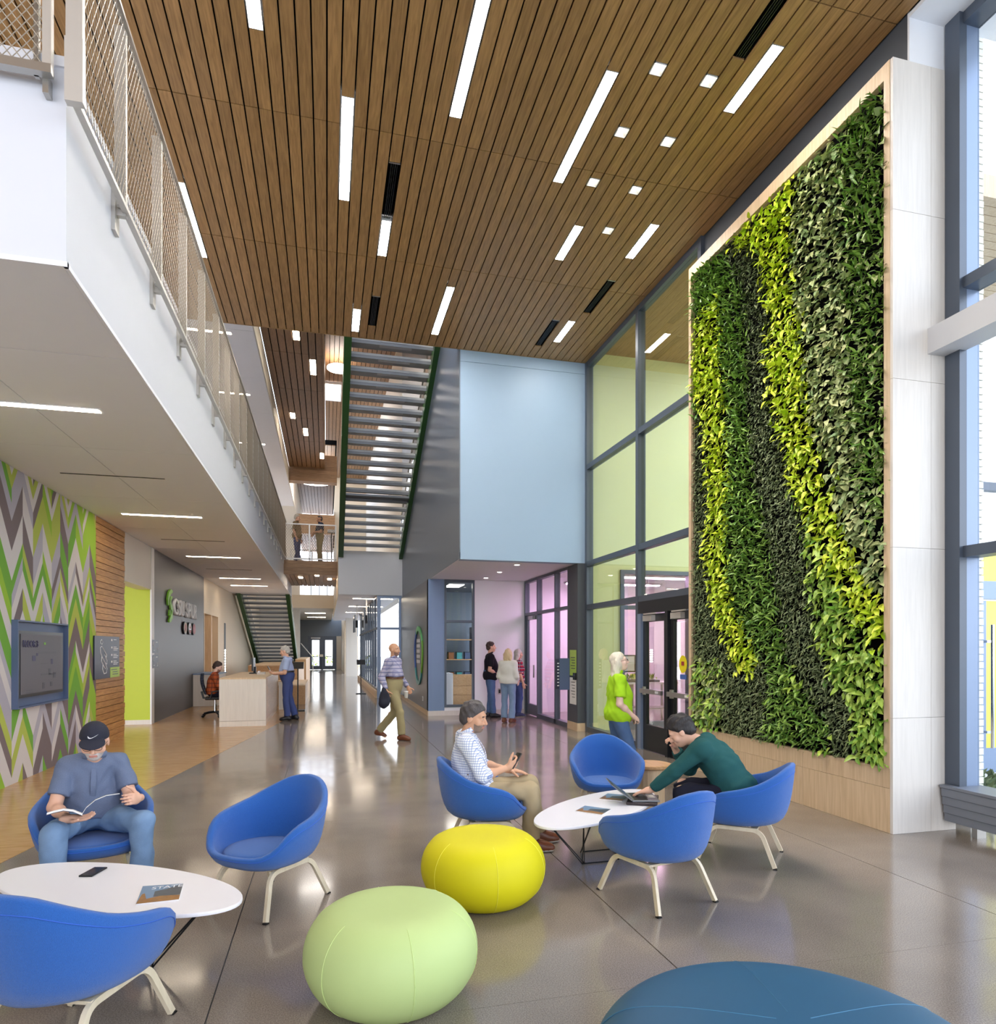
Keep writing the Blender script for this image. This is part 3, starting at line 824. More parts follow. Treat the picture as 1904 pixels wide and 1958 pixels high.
# ---------------------------------------------------------------- blue box and grey wall
struct('wall_blue', 'blue_paint', 'pale blue upper wall box beside the stair', 'wall', 2.46, GX, 12.53, 12.75, 3.35, 7.12)
struct('wall_blue_head', 'blue_paint', 'narrow pale blue strip above the blue wall panel', 'wall', 2.46, GX, 12.53, 12.75, 7.126, CZ + .2)
struct('wall_grey_upper', 'grey_paint', 'tall glossy grey wall running back beside the stair', 'wall', 2.44, 2.75, 12.54, 22.5, 3.36, 13.0)
so = tag(MB().box(2.445, GX, 12.54, 16.5, 3.352, 3.5).build('ceiling_entry_soffit', 'white_paint'), 'white soffit under the blue wall, tinged pink', 'ceiling', kind='structure')
for i, (x, y) in enumerate(((3.74, 13.09), (3.72, 14.44), (3.71, 15.7))):
    t = thing('recessed_light', ['nearest round recessed light in the white soffit', 'middle round recessed light in the white soffit', 'farthest round recessed light in the white soffit'][i], 'light', (x, y, 3.345), group='round lights in the entry soffit')
    MB().lathe([(0, .004), (.05, .004), (.055, 0), (.07, 0), (.07, .008), (0, .008)], 16).build('trim', 'sign_white', t)
    MB().lathe([(0, .0), (.048, .0), (.048, .003), (0, .003)], 16).build('lens', 'disc_light', t)
struct('wall_grey_lower', 'grey_paint_dark' if 'grey_paint_dark' in MATS else (pm('grey_paint_dark', (92, 94, 98), 0.35) and 'grey_paint_dark'), 'dark grey wall carrying the oval sign', 'wall', 2.40, 2.6, 16.32, 22.5, .12, 3.35)
struct('baseboard_grey', 'birch_panel', 'pale timber baseboard along the dark grey wall', 'baseboard', 2.385, 2.6, 16.31, 22.5, 0, .12)
# oval ring sign
t = thing('oval_sign', 'oval ring sign in green and blue with white tags on the dark wall', 'sign', (2.38, 18, 1.46))
def ringpt(a, s_=1.0):
    a2 = a; r1 = 1 + .06 * math.sin(3 * a)
    return (18.0 + .82 * s_ * r1 * math.cos(a2), 1.46 + .79 * s_ * math.sin(a2))
for k, (mm, a0, a1) in enumerate((('ring_green', 60, 150), ('logo_green', 150, 215), ('ring_teal', 215, 330), ('logo_blue', 330, 420))):
    q = MB()
    A = [math.radians(a0 + (a1 - a0) * j / 12) for j in range(13)]
    for j in range(12):
        o0, o1, i0, i1 = ringpt(A[j]), ringpt(A[j + 1]), ringpt(A[j], .84), ringpt(A[j + 1], .84)
        q.prism([(2.395, *o0), (2.395, *o1), (2.395, *i1), (2.395, *i0)], (-.03, 0, 0))
    q.build('ring_segment', mm, t, world=True)
for z in (1.86, 1.72, 1.58, 1.44, 1.3):
    bx('tag', 'sign_white', t, 2.38, 2.395, 17.75, 18.35, z - .045, z + .045)
t = thing('wall_outlet', 'small white outlet low on the dark grey wall', 'outlet', (2.4, 17.2, .35)); bx('plate', 'sign_white', t, 2.39, 2.4, 17.15, 17.3, .3, .42); bx('socket', 'sole', t, 2.387, 2.39, 17.19, 17.26, .33, .39)

# recessed white wall with tall window
WY = 16.3
struct('wall_entry_blue', 'steel_blue_paint', 'steel blue strip of wall left of the tall window', 'wall', 2.40, 2.80, WY, WY + .2, .12, 3.35)
struct('wall_entry_white', 'white_paint', 'white wall behind the three standing visitors', 'wall', 3.56, 4.98, WY, WY + .2, .12, 3.35)
struct('wall_entry_sill', 'white_paint', 'white wall strip under the tall window', 'wall', 2.80, 3.56, WY, WY + .2, .12, .2)
struct('baseboard_entry', 'birch_white', 'pale baseboard along the white entry wall', 'baseboard', 2.40, 4.98, WY - .015, WY + .2, 0, .12)
win = thing('window_2', 'tall narrow grey framed window in the white entry wall', 'window', (3.18, WY, .2), kind='structure')
for (a, b, c_, d) in ((2.80, 2.85, .2, 3.35), (3.51, 3.56, .2, 3.35), (2.85, 3.51, .2, .26), (2.85, 3.51, 3.28, 3.35), (2.85, 3.51, 2.29, 2.35)):
    bx('frame_bar', 'mullion', win, a, b, WY - .01, WY + .12, c_, d)
bx('pane', 'clear_glass', win, 2.85, 3.51, WY + .05, WY + .056, .26, 2.29); bx('pane', 'clear_glass', win, 2.85, 3.51, WY + .05, WY + .056, 2.35, 3.28)
t = thing('wall_outlet', 'small outlet on the white wall behind the visitors', 'outlet', (4.2, WY, .55)); bx('plate', 'sole', t, 4.16, 4.24, WY - .008, WY, .5, .65); bx('socket', 'black_plastic', t, 4.175, 4.225, WY - .01, WY - .008, .53, .62)
# workshop seen behind the tall window
struct('wall_workshop', 'grey_paint', 'dim workshop wall behind the tall window', 'wall', 2.75, 4.95, 20.5, 20.6, 0, 3.5)
struct('ceiling_workshop', 'band_grey', 'dim workshop ceiling behind the tall window', 'ceiling', 2.6, 4.95, 16.5, 20.5, 3.4, 3.5)
def cabinet(label, x0, x1, y0, y1, h, mat, n=3):
    t = thing('workshop_cabinet', label, 'cabinet', ((x0 + x1) / 2, (y0 + y1) / 2, 0))
    bx('body', mat, t, x0, x1, y0, y1, .06, h); bx('base', 'black_plastic', t, x0 + .02, x1 - .02, y0 + .03, y1, 0, .06)
    for i in range(n): bx('drawer', mat, t, x0 + .02, x1 - .02, y0 - .018, y0, .1 + i * (h - .14) / n, .08 + (i + 1) * (h - .14) / n)
cabinet('white workshop cabinet behind the tall window at left', 2.86, 3.2, 17.3, 17.9, 1.0, 'white_paint')
cabinet('brown workshop bench behind the tall window', 3.3, 4.3, 18.6, 19.2, .9, 'desk_oak')
t = thing('workshop_shelf', 'cluttered dark shelf rack at the back of the workshop', 'shelf', (3.6, 20.1, 0))
for z in (.1, .7, 1.3, 1.9): bx('shelf_board', 'desk_oak', t, 3.0, 4.3, 19.9, 20.3, z, z + .03)
for x in (3.0, 4.27): bx('upright', 'black_metal', t, x, x + .03, 19.9, 20.3, 0, 2.3)
rb = random.Random(4)
for i in range(10):
    x = 3.06 + (i % 5) * .25; z = .731 + .6 * (i // 5)
    o = bx('storage_box', ['logo_red', 'tan_leather', 'blue_grey_frame', 'sole', 'ring_teal'][(i * 3) % 5], None, x, x + .16, 19.95, 20.2, z, z + .2)
    tag(o, 'coloured storage box on the workshop shelf, %s shelf, number %s from the left' % ('lower' if i < 5 else 'upper', ['one', 'two', 'three', 'four', 'five'][i % 5]), 'box', 'boxes on the workshop shelf')
    bx('lid', 'black_plastic', o, x - .005, x + .165, 19.945, 20.205, z + .2, z + .215, world=False)
t = thing('workshop_lamp', 'flat ceiling lamp inside the workshop', 'light', (3.4, 18.2, 3.36)); bx('body', 'disc_light', t, 3.2, 3.6, 17.8, 18.6, 3.37, 3.39); bx('rim', 'sign_white', t, 3.18, 3.62, 17.78, 18.62, 3.38, 3.4)

# pink lit lab glazing (right of the visitors)
LX = 4.9
lab = thing('window_3', 'glazed partition of the pink lit plant lab', 'window', (LX, 14.6, 0), kind='structure')
for (a, b, c_, d) in ((13.10, 13.16, 0, 3.35), (13.93, 13.99, 0, 3.35), (15.2, 15.27, 0, 3.35), (16.22, 16.3, 0, 3.35), (13.16, 16.22, 3.29, 3.35), (13.16, 16.22, 2.47, 2.54), (13.16, 15.2, 0, .1), ):
    bx('frame_bar', 'mullion', lab, LX - .05, LX + .07, a, b, c_, d)
for (a, b, c_, d) in ((13.16, 13.93, .1, 2.47), (13.99, 15.2, .1, 2.47), (13.16, 13.93, 2.54, 3.29), (13.99, 15.2, 2.54, 3.29), (15.27, 16.22, 2.54, 3.29)):
    bx('pane', 'clear_glass', lab, LX, LX + .008, a, b, c_, d)
dr = bx('door_leaf', 'clear_glass', lab, LX, LX + .008, 15.36, 16.12, .28, 2.36)
for (a, b, c_, d) in ((15.27, 15.36, .02, 2.46), (16.12, 16.22, .02, 2.46), (15.36, 16.12, .02, .28), (15.36, 16.12, 2.36, 2.46)): bx('door_frame_bar', 'mullion', lab, LX - .02, LX + .04, a, b, c_, d)
bx('door_handle', 'steel', lab, LX - .09, LX - .07, 15.38, 15.44, .95, 1.25); bx('door_closer', 'steel', lab, LX - .1, LX - .03, 15.45, 15.8, 2.36, 2.44)
struct('wall_lab_far', 'white_paint', 'white back wall of the pink plant lab', 'wall', 4.98, 9.0, 16.5, 16.6, 0, 3.6)
struct('wall_lab_side', 'white_paint', 'white side wall of the pink plant lab', 'wall', 8.9, 9.0, 12.8, 16.5, 0, 3.6)
struct('ceiling_lab', 'white_paint', 'white ceiling of the pink plant lab', 'ceiling', 4.98, 9.0, 12.76, 16.6, 3.5, 3.6)
struct('floor_lab', 'polished_concrete', 'pale floor inside the plant lab and vestibule', 'floor', 5.9, 9.0, 8.25, 16.6, -.05, -.001)
for i, y in enumerate((13.6, 15.2)):
    t = thing('grow_lamp', ['magenta grow lamp bar in the plant lab, nearer one', 'magenta grow lamp bar in the plant lab, farther one'][i], 'light', (6.7, y, 3.2), group='grow lamps in the lab')
    bx('tube', 'grow_light', t, 5.6, 8.0, y - .08, y + .08, 3.2, 3.22); bx('hood', 'steel', t, 5.55, 8.05, y - .12, y + .12, 3.22, 3.26)
    for x in (5.9, 7.7): bx('hanger', 'black_metal', t, x, x + .01, y, y + .01, 3.26, 3.5)

# dark pillar between the two glazings
pil = tag(MB().box(4.84, 5.12, 12.54, 13.10, .16, 3.35).build('wall_pillar', 'band_grey'), 'dark grey pillar between the two glazed walls', 'wall', kind='structure')
struct('baseboard_pillar', 'birch_panel', 'pale timber base block of the dark pillar', 'baseboard', 4.825, 5.12, 12.525, 13.10, 0, .16)
t = thing('notice', 'lime green notice on the dark pillar', 'notice', (4.84, 12.8, 1.45)); bx('sheet', 'sign_lime', t, 4.835, 4.84, 12.62, 12.98, 1.1, 1.62)
q = MB()
for i in range(5): q.box(4.833, 4.835, 12.68, 12.92 - .03 * (i % 3), 1.46 - i * .055, 1.475 - i * .055)
tag(q.build('lettering_lines', 'navy_sign', t, world=True), kind='stuff')
t = thing('notice', 'white notice below the lime one on the dark pillar', 'notice', (4.84, 12.8, .6)); bx('sheet', 'paper', t, 4.835, 4.84, 12.62, 12.98, .52, 1.06)
q = MB()
for i in range(6): q.box(4.833, 4.835, 12.68, 12.9 - .03 * (i % 3), .96 - i * .06, .972 - i * .06)
tag(q.build('lettering_lines', 'dark_grey_paint', t, world=True), kind='stuff')
t = thing('card_reader', 'small black card reader on the dark pillar', 'card reader', (4.84, 12.65, 1.0)); bx('body', 'black_plastic', t, 4.81, 4.84, 12.6, 12.74, 1.02, 1.16); bx('lamp', 'blue_grey_frame', t, 4.807, 4.81, 12.64, 12.7, 1.1, 1.13)
t = thing('projecting_sign', 'slim blue-grey sign blade sticking out from the pillar', 'sign', (4.8, 13.1, .9)); bx('blade', 'blue_grey_frame', t, 4.62, 4.84, 13.0, 13.04, .8, 1.45); bx('edge', 'navy_sign', t, 4.55, 4.62, 13.0, 13.04, .82, 1.43)
q = MB()
for i in range(8): q.box(4.57, 4.61, 12.997, 13.0, .88 + i * .065, .9 + i * .065)
tag(q.build('lettering_lines', 'sign_white', t, world=True), kind='stuff')

# ---------------------------------------------------------------- lobby glazing with the black double doors
lg = thing('window_4', 'tall lobby glazing with grey mullions beside the plant wall', 'window', (GX, 10.4, 0), kind='structure')
def mul(x0, x1, a, b, c_, d, mt='mullion', nm='mullion_bar'): return bx(nm, mt, lg, x0, x1, a, b, c_, d)
for y in (12.44, 10.18, 8.25): mul(GX - .06, GX + .08, y, y + .09, 0, CZ)
for z in (2.42, 3.28, 5.2, 7.24):
    w = .10
    mul(GX - .055, GX + .075, 10.27, 12.44, z, z + w); mul(GX - .055, GX + .075, 8.34, 10.18, z, z + w)
mul(GX - .055, GX + .075, 10.27, 12.44, 0, .1)
lv = [(.1, 2.42), (2.52, 3.28), (3.38, 5.2), (5.3, 7.24)]
for (c_, d) in lv: bx('pane', 'lobby_glass', lg, GX, GX + .01, 10.27, 12.44, c_, d)
for (c_, d) in lv[1:]: bx('pane', 'lobby_glass', lg, GX, GX + .01, 8.34, 10.18, c_, d)
# doors
dd = thing('door_1', 'black framed glass double door beside the plant wall', 'door', (GX, 9.2, 0), kind='structure')
def db(nm, mt, *a): return bx(nm, mt, dd, *a)
db('head', 'door_black', GX - .06, GX + .08, 8.34, 10.18, 2.22, 2.42)
db('jamb', 'mullion_light', GX - .07, GX + .08, 10.06, 10.18, 0, 2.22)
db('astragal', 'door_black', GX - .075, GX + .07, 9.16, 9.24, 0, 2.22)
for (a, b) in ((9.25, 10.05), (8.36, 9.15)):
    db('stile', 'door_black', GX - .03, GX + .03, b - .1, b, .01, 2.2); db('stile', 'door_black', GX - .03, GX + .03, a, a + .1, .01, 2.2)
    db('top_rail', 'door_black', GX - .03, GX + .03, a + .1, b - .1, 2.08, 2.2); db('bottom_rail', 'door_black', GX - .03, GX + .03, a + .1, b - .1, .01, .42)
    db('pane', 'lobby_glass', GX - .004, GX + .004, a + .1, b - .1, .42, 2.08)
    pb = db('push_bar', 'steel', GX - .11, GX - .07, a + .06, b - .02, .93, 1.0)
    db('bar_bracket', 'steel', GX - .07, GX - .03, b - .1, b - .04, .9, 1.03); db('bar_label', 'sign_white', GX - .113, GX - .11, a + .14, a + .24, .95, .985)
    db('closer', 'steel_pale', GX - .1, GX - .03, b - .42, b - .12, 2.09, 2.18); db('closer_arm', 'steel_pale', GX - .13, GX - .11, a + .2, b - .2, 2.19, 2.21)
t = thing('door_sticker', 'round yellow warning sticker on the right door leaf', 'sticker', (GX, 8.75, 1.45))
q = MB(); q.prism([(GX - .012, 8.82 + .11 * math.cos(a), 1.42 + .13 * math.sin(a)) for a in [2 * math.pi * j / 16 for j in range(16)]], (.004, 0, 0)); q.build('disc', pm('sticker_yellow', (240, 222, 30), .5), t, world=True)
bx('figure', 'logo_red', t, GX - .0135, GX - .012, 8.78, 8.86, 1.4, 1.46); bx('label', 'logo_blue', t, GX - .012, GX - .008, 8.72, 8.9, 1.2, 1.27)

# vestibule behind the lobby glazing: lime yellow walls, pink window
vy = 12.6
struct('wall_vestibule_left', 'lime_yellow_paint', 'pale lime wall behind the lobby glazing', 'wall', GX + .1, 5.78, vy, vy + .15, 0, 8.5)
struct('wall_vestibule_top', 'lime_yellow_paint', 'pale lime wall above the lab window behind the glazing', 'wall', 5.78, 9.0, vy, vy + .15, 3.25, 8.5)
struct('wall_vestibule_right', 'lime_yellow_paint', 'pale lime wall right of the lab window', 'wall', 7.4, 9.0, vy, vy + .15, 0, 3.25)
vs = thing('window_10', 'unseen outer glazing added to let sky light into the vestibule', 'window', (7.6, 10.4, 0), kind='structure')  # unseen side glazed instead of walled so the sky lights the lime walls
for y in (8.3, 10.4, 12.5): bx('mullion_bar', 'mullion', vs, 7.6, 7.7, y, y + .08, 0, 7.6)
for z in (0, 2.5, 5.2, 7.5): bx('mullion_bar', 'mullion', vs, 7.61, 7.69, 8.38, 12.5, z, z + .08)
struct('wall_vestibule_front', 'lime_yellow_paint', 'wall closing the vestibule behind the plant wall', 'wall', 5.2, 7.7, 8.22, 8.3, 0, 8.5)
struct('ceiling_vestibule', 'ceiling_oak', 'timber ceiling of the vestibule', 'ceiling', GX + .1, 7.7, 8.3, 12.6, 7.6, 7.75)
lw = thing('window_5', 'grey framed window between vestibule and pink lab', 'window', (6.6, vy, 0), kind='structure')
for (a, b, c_, d) in ((5.78, 5.86, 0, 3.25), (7.32, 7.4, 0, 3.25), (5.86, 7.32, 3.17, 3.25), (5.86, 7.32, 2.45, 2.53), (5.86, 7.32, 0, .15)):
    bx('frame_bar', 'mullion', lw, a, b, vy - .04, vy + .12, c_, d)
bx('pane', 'clear_glass', lw, 5.86, 7.32, vy + .05, vy + .056, .15, 2.45); bx('pane', 'clear_glass', lw, 5.86, 7.32, vy + .05, vy + .056, 2.53, 3.17)
lt = thing('vestibule_fill', 'added round fill light brightening the vestibule, hidden behind the plant wall', 'light', (7.1, 9.1, 7.5))  # added fill to brighten the vestibule, kept out of view
MB().lathe([(0, 0), (.4, 0), (.42, .03), (.4, .06), (0, .06)], 24).build('diffuser', 'disc_light', lt); MB().lathe([(0, .06), (.1, .06), (.1, .098), (0, .098)], 12).build('base', 'sign_white', lt)
# lab bench with seedlings and monitor
t = thing('lab_bench', 'white steel lab bench in the pink lab', 'bench', (6.6, 13.9, 0))
bx('top', 'sign_white', t, 5.7, 7.6, 13.5, 14.2, .86, .9)
for x in (5.75, 7.52):
    for y in (13.53, 14.13): bx('leg', 'steel_pale', t, x, x + .04, y, y + .04, 0, .86)
bx('lower_shelf', 'steel_pale', t, 5.8, 7.5, 13.55, 14.15, .3, .33)
t = thing('seedling_tray', 'tray of seedlings on the lab bench', 'tray', (6.5, 13.85, .9)); bx('tray', 'black_plastic', t, 5.8, 7.2, 13.6, 14.1, .9, .95)
q = MB(); rs = random.Random(3)
for i in range(260):
    x, y = 5.83 + 1.34 * rs.random(), 13.63 + .44 * rs.random(); a = rs.random() * 6.28; h = .06 + .1 * rs.random()
    dx, dy = .05 * math.cos(a), .05 * math.sin(a)
    q.add([(x, y, .95), (x + dx + dy * .4, y + dy - dx * .4, .95 + h * .7), (x + dx * 1.6, y + dy * 1.6, .95 + h), (x + dx - dy * .4, y + dy + dx * .4, .95 + h * .7)], [(0, 1, 2, 3)])
tag(q.build('seedlings', 'leaf_mid', t, world=True), kind='stuff')
t = thing('lab_monitor', 'flat monitor above the lab bench', 'monitor', (6.7, 14.3, 1.0)); bx('panel', 'black_plastic', t, 6.35, 6.95, 14.3, 14.34, 1.1, 1.5); bx('screen', 'screen_glow', t, 6.38, 6.92, 14.296, 14.3, 1.13, 1.47); bx('stand', 'black_metal', t, 6.62, 6.68, 14.3, 14.34, .86, 1.1); bx('shelf_rail', 'steel', t, 6.4, 6.9, 14.3, 14.36, .0, .86)

# ---------------------------------------------------------------- band above the plant wall, white head, window wall
struct('wall_band', 'band_grey', 'dark grey band between plant wall and ceiling', 'wall', GX - .002, GX + .2, 4.92, 8.25, 6.8, 7.75)
struct('trim_5', 'mullion', 'grey head trim where the lobby glazing meets the ceiling', 'trim', GX - .002, GX + .1, 8.25, 12.53, CZ - .02, 7.75)
struct('wall_head', 'white_paint', 'white wall head above the pale timber end', 'wall', GX, 5.8, 4.90, 5.2, 6.9, 7.6)
struct('ceiling_window_head', 'white_paint', 'white ceiling strip along the entrance glazing', 'ceiling', GX, 6.1, -6, 4.9, 7.3, 7.6)
struct('wall_band_near', 'white_paint', 'white edge closing the timber ceiling towards the window', 'wall', GX, GX + .05, -6, 4.9, CZ, CZ + .3)
WX = 5.56
wr = thing('window_6', 'tall entrance glazing with grey mullions at the right edge', 'window', (WX, 4.8, 0), kind='structure')
def wb(a, b, y0, y1, c_, d, mt='mullion', nm='mullion_bar'): return bx(nm, mt, wr, a, b, y0, y1, c_, d)
wb(5.43, 5.51, 4.74, 4.885, 0.3, 7.3)
wb(5.51, 5.655, 4.745, 4.82, 0.3, 7.3, 'mullion_light')  # paler reveal; the darker bar above has its shade put into the colour
for y in (2.5, .1, -2.3, -4.8): wb(5.48, 5.66, y, y + .1, 0.3, 7.3)
for z in (2.46, 4.85, 7.2): wb(5.47, 5.66, -5, 4.745, z, z + .1)
wb(5.47, 5.66, -5, 4.745, .3, .36)
for (y0, y1) in ((2.6, 4.745), (.2, 2.5)):
    for (c_, d) in ((.36, 2.46), (2.56, 4.85), (4.95, 7.2)): bx('pane', 'clear_glass', wr, 5.64, 5.648, y0, y1, c_, d)
struct('beam', 'beam_white', 'white square steel beam running along the entrance glazing', 'beam', 5.24, 5.5, -5, 4.9, 4.3, 4.53)
rd = thing('radiator_cover', 'grey slatted heater cover under the entrance glazing', 'radiator', (5.5, 2.4, 0))
for i in range(4): bx('slat', 'heater_grey', rd, 5.36 + .012 * (3 - i), 5.66, 0.2, 4.86, .10 + i * .075, .17 + i * .075)
bx('top', 'heater_grey', rd, 5.35, 5.68, .18, 4.87, .40, .425); bx('core', 'band_grey', rd, 5.42, 5.66, .2, 4.86, .1, .4)
for y in (.3, 4.6): bx('foot', 'steel', rd, 5.46, 5.56, y, y + .05, 0, .1)
# back glazing frame behind the viewer
bk = thing('window_7', 'glazed front of the lobby behind the viewer', 'window', (1, -5, 0), kind='structure')
for x in (-3.7, -1.4, .9, 3.2, 5.5): bx('mullion_bar', 'mullion', bk, x, x + .1, -5.1, -4.95, 0, CZ)
for z in (0, 2.46, 4.85, 7.2): bx('mullion_bar', 'mullion', bk, -3.7, 5.6, -5.09, -4.96, z, z + .1)

# outside: brick pier, entrance door, paving, planting, far building
struct('floor_outside', 'paving', 'pale paving outside the entrance', 'floor', 5.95, 60, -40, 60, -.16, -.06)
struct('floor_outside_front', 'paving', 'pale paving in front of the building', 'floor', -40, 5.95, -60, -6.0, -.16, -.06)
pier = tag(MB().box(5.9, 6.0, 5.01, 5.3, -.1, 7.6).build('wall_brick_pier', 'mortar'), 'cream brick pier just outside the entrance glazing', 'wall', kind='structure')
bm = MB().box(-.09, .062, -.008, .1, 0, .058).mesh('brick', 'brick_cream')
for i in range(112):
    o = bpy.data.objects.new('brick', bm); C.objects.link(o); o.parent = pier; o.location = (5.945 + (.004 if i % 2 else 0), 5.006, -.1 + i * .068)
DY = 6.5
en = thing('door_2', 'grey entrance door with long steel pull outside', 'door', (8.2, DY, 0), kind='structure')
def eb(nm, mt, *a): return bx(nm, mt, en, *a)
pm('amber_glass', (238, 224, 84), .1)
eb('jamb', 'mullion_light', 7.4, 7.55, DY, DY + .1, 0, 4.6)
eb('head', 'mullion_light', 7.55, 9.5, DY, DY + .1, 2.26, 2.48); eb('transom', 'mullion', 7.55, 9.5, DY, DY + .1, 2.86, 2.95); eb('upper_rail', 'mullion', 7.55, 9.5, DY, DY + .1, 3.6, 3.7)
eb('stile', 'mullion_light', 7.56, 7.88, DY + .02, DY + .08, .12, 2.24); eb('bottom_rail', 'mullion_light', 7.88, 8.8, DY + .02, DY + .08, .12, .42)
eb('pane', 'amber_glass', 7.88, 9.4, DY + .04, DY + .05, .42, 2.24); eb('pane', 'amber_glass', 7.55, 9.4, DY + .04, DY + .05, 2.48, 2.86); eb('pane', 'clear_glass', 7.55, 9.4, DY + .04, DY + .05, 2.95, 3.6)
MB().tube([(7.835, DY - .1, .44), (7.835, DY - .1, 1.94)], .02, 10).build('pull_bar', 'chrome', en, world=True)
for z in (.62, 1.72): eb('pull_mount', 'chrome', 7.75, 7.85, DY - .1, DY + .02, z, z + .03)
eb('lock', 'chrome', 7.78, 7.81, DY, DY + .02, .98, 1.02); eb('sill', 'sole', 7.4, 9.5, DY - .05, DY + .1, -.06, .12)
t = thing('clipped_hedge', 'low clipped green planting outside the glazing', 'hedge', (7.0, 5.6, -.06))
bx('soil', 'grate_dark', t, 6.3, 7.7, 5.35, 5.9, -.06, .0)
q = MB(); rs = random.Random(21)
for i in range(700):
    x, y, z = 6.3 + 1.4 * rs.random(), 5.35 + .55 * rs.random(), .26 * rs.random(); a_ = rs.random() * 6.28; r_ = .05
    q.add([(x, y, z), (x + r_ * math.cos(a_), y + r_ * math.sin(a_), z + .03), (x + .4 * r_, y - .02, z + .08)], [(0, 1, 2)])
tag(q.build('foliage', 'leaf_dark_fine', t, world=True), kind='stuff')
cn = tag(MB().box(6.05, 12, 5.4, 7.3, 6.3, 6.5).build('ceiling_canopy', 'birch_panel'), 'timber canopy soffit outside the entrance', 'ceiling', kind='structure')
for i in range(16): bx('canopy_board', 'birch_panel', cn, 6.05, 12, 5.4 + i * .118, 5.51 + i * .118, 6.27, 6.3)
bl = thing('far_building', 'sunlit pale building seen through the entrance glazing', 'building', (26, 14, 0))
bx('wall', 'warm_white', bl, 18, 40, 18, 30, 0, 14)
for i in range(6):
    for j in range(4): bx('window', 'blue_grey_frame', bl, 18.8 + i * 3.4, 20.6 + i * 3.4, 17.95, 18.0, 1 + j * 3.2, 3 + j * 3.2)

# ================================================================== FAR ATRIUM
# board ceiling over the gallery void (left) and the high roof over the stair
fc = tag(MB().box(-1.5, -.07, 12.6, 28.5, 9.1, 9.4).build('ceiling_far_slats', 'black_void'), 'timber slat ceiling strip deep in the atrium', 'ceiling', kind='structure')
FP = 0.168
FL = [(4, 16.0, 16.75), (6, 17.79, 18.77), (2, 21.96, 22.5), (4, 23.4, 24.2), (7, 26.2, 27.0)]
frows = [12.62, 15.06, 17.5, 19.94, 22.38, 24.82, 28.45]
for k in range(8):
    x = -1.5 + (k + .55) * FP * 1.04
    for a, b in zip(frows, frows[1:]):
        y = a
        for kk, h0, h1 in sorted(FL, key=lambda q: q[1]):
            if kk == k and h1 > a and h0 < b:
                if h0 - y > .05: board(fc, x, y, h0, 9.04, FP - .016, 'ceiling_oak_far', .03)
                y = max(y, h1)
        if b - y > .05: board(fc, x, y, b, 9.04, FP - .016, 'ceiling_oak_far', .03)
fl_lab = ['small bright light just below the main ceiling edge', 'upright light in the far timber ceiling beside the stair', 'small light high in the far ceiling near the gallery edge', 'small light in the far ceiling, lower of the left pair', 'small light at the far end of the timber strip']
for lb, (k, a, b) in zip(fl_lab, FL):
    x = -1.5 + (k + .55) * FP * 1.04
    t = thing('far_ceiling_light', lb, 'light', (x, (a + b) / 2, 9.04), group='lights in the far timber ceiling')
    bx('diffuser', 'strip_warm', t, x - .07, x + .07, a + .005, b - .005, 9.042, 9.06); bx('housing', 'sign_white', t, x - .075, x + .075, a, b, 9.06, 9.1)
hr = tag(MB().box(-.07, 2.46, 12.6, 44, 12.6, 12.9).build('ceiling_stair_roof', 'black_void'), 'high timber slat roof over the stair', 'ceiling', kind='structure')
for k in range(15):
    x = -.07 + (k + .5) * FP
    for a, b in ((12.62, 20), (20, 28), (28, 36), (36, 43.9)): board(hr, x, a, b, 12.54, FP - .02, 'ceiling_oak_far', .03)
struct('wall_stair_upstand', 'bridge_oak', 'timber upstand between the far ceiling strip and the high roof', 'wall', -.12, -.07, 12.6, 28.5, 9.04, 12.6)
for (nm, x, y, z, r, lb) in (('ring_light', .42, 25.8, 12.1, .42, 'round white disc light above the stair top'), ('ring_light', -.5, 31.5, 9.2, .75, 'wide round white disc light over the far gallery')):
    t = thing(nm, lb, 'light', (x, y, z), group='round disc lights')
    MB().lathe([(0, 0), (r - .03, 0), (r, .02), (r, .07), (0, .08)], 32).build('disc', 'disc_light', t)
    for a in (0, 2.1, 4.2): MB().tube([(r * .7 * math.cos(a), r * .7 * math.sin(a), .07), (0, 0, .42 if z > 10 else .95)], .005, 4).build('cable', 'black_metal', t)
t = thing('skylight', 'square bright skylight beside the stair', 'skylight', (.25, 29, 12.5))
bx('pane', 'disc_light', t, -.05, .55, 28.2, 30, 12.49, 12.5)
for (a, b, c_, d) in ((-.07, -.05, 28.1, 30.1), (.55, .6, 28.1, 30.1), (-.05, .55, 28.1, 28.2), (-.05, .55, 30, 30.1)): bx('frame', 'sign_white', t, a, b, c_, d, 12.44, 12.52)
# level three bridge at the back, roof beyond, bright end wall
b3 = tag(MB().box(-1.5, .4, 28.5, 29.0, 8.5, 9.6).build('beam_upper_bridge', 'bridge_oak'), 'timber clad beam at the far end of the atrium ceiling', 'beam', kind='structure')
for i in range(7): bx('plank', 'bridge_oak', b3, -1.5, .4, 28.485, 28.5, 8.505 + i * .156, 8.65 + i * .156)
uc = tag(MB().box(-1.5, .4, 29.0, 44, 10.2, 10.4).build('ceiling_upper_far', 'black_void'), 'far upper timber ceiling beyond the beam', 'ceiling', kind='structure')
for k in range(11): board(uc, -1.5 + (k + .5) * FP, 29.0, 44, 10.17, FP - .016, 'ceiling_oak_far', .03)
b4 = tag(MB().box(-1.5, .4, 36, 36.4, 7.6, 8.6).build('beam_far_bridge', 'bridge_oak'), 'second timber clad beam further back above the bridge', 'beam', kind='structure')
for i in range(6): bx('plank', 'bridge_oak', b4, -1.5, .4, 35.985, 36, 7.605 + i * .165, 7.76 + i * .165)
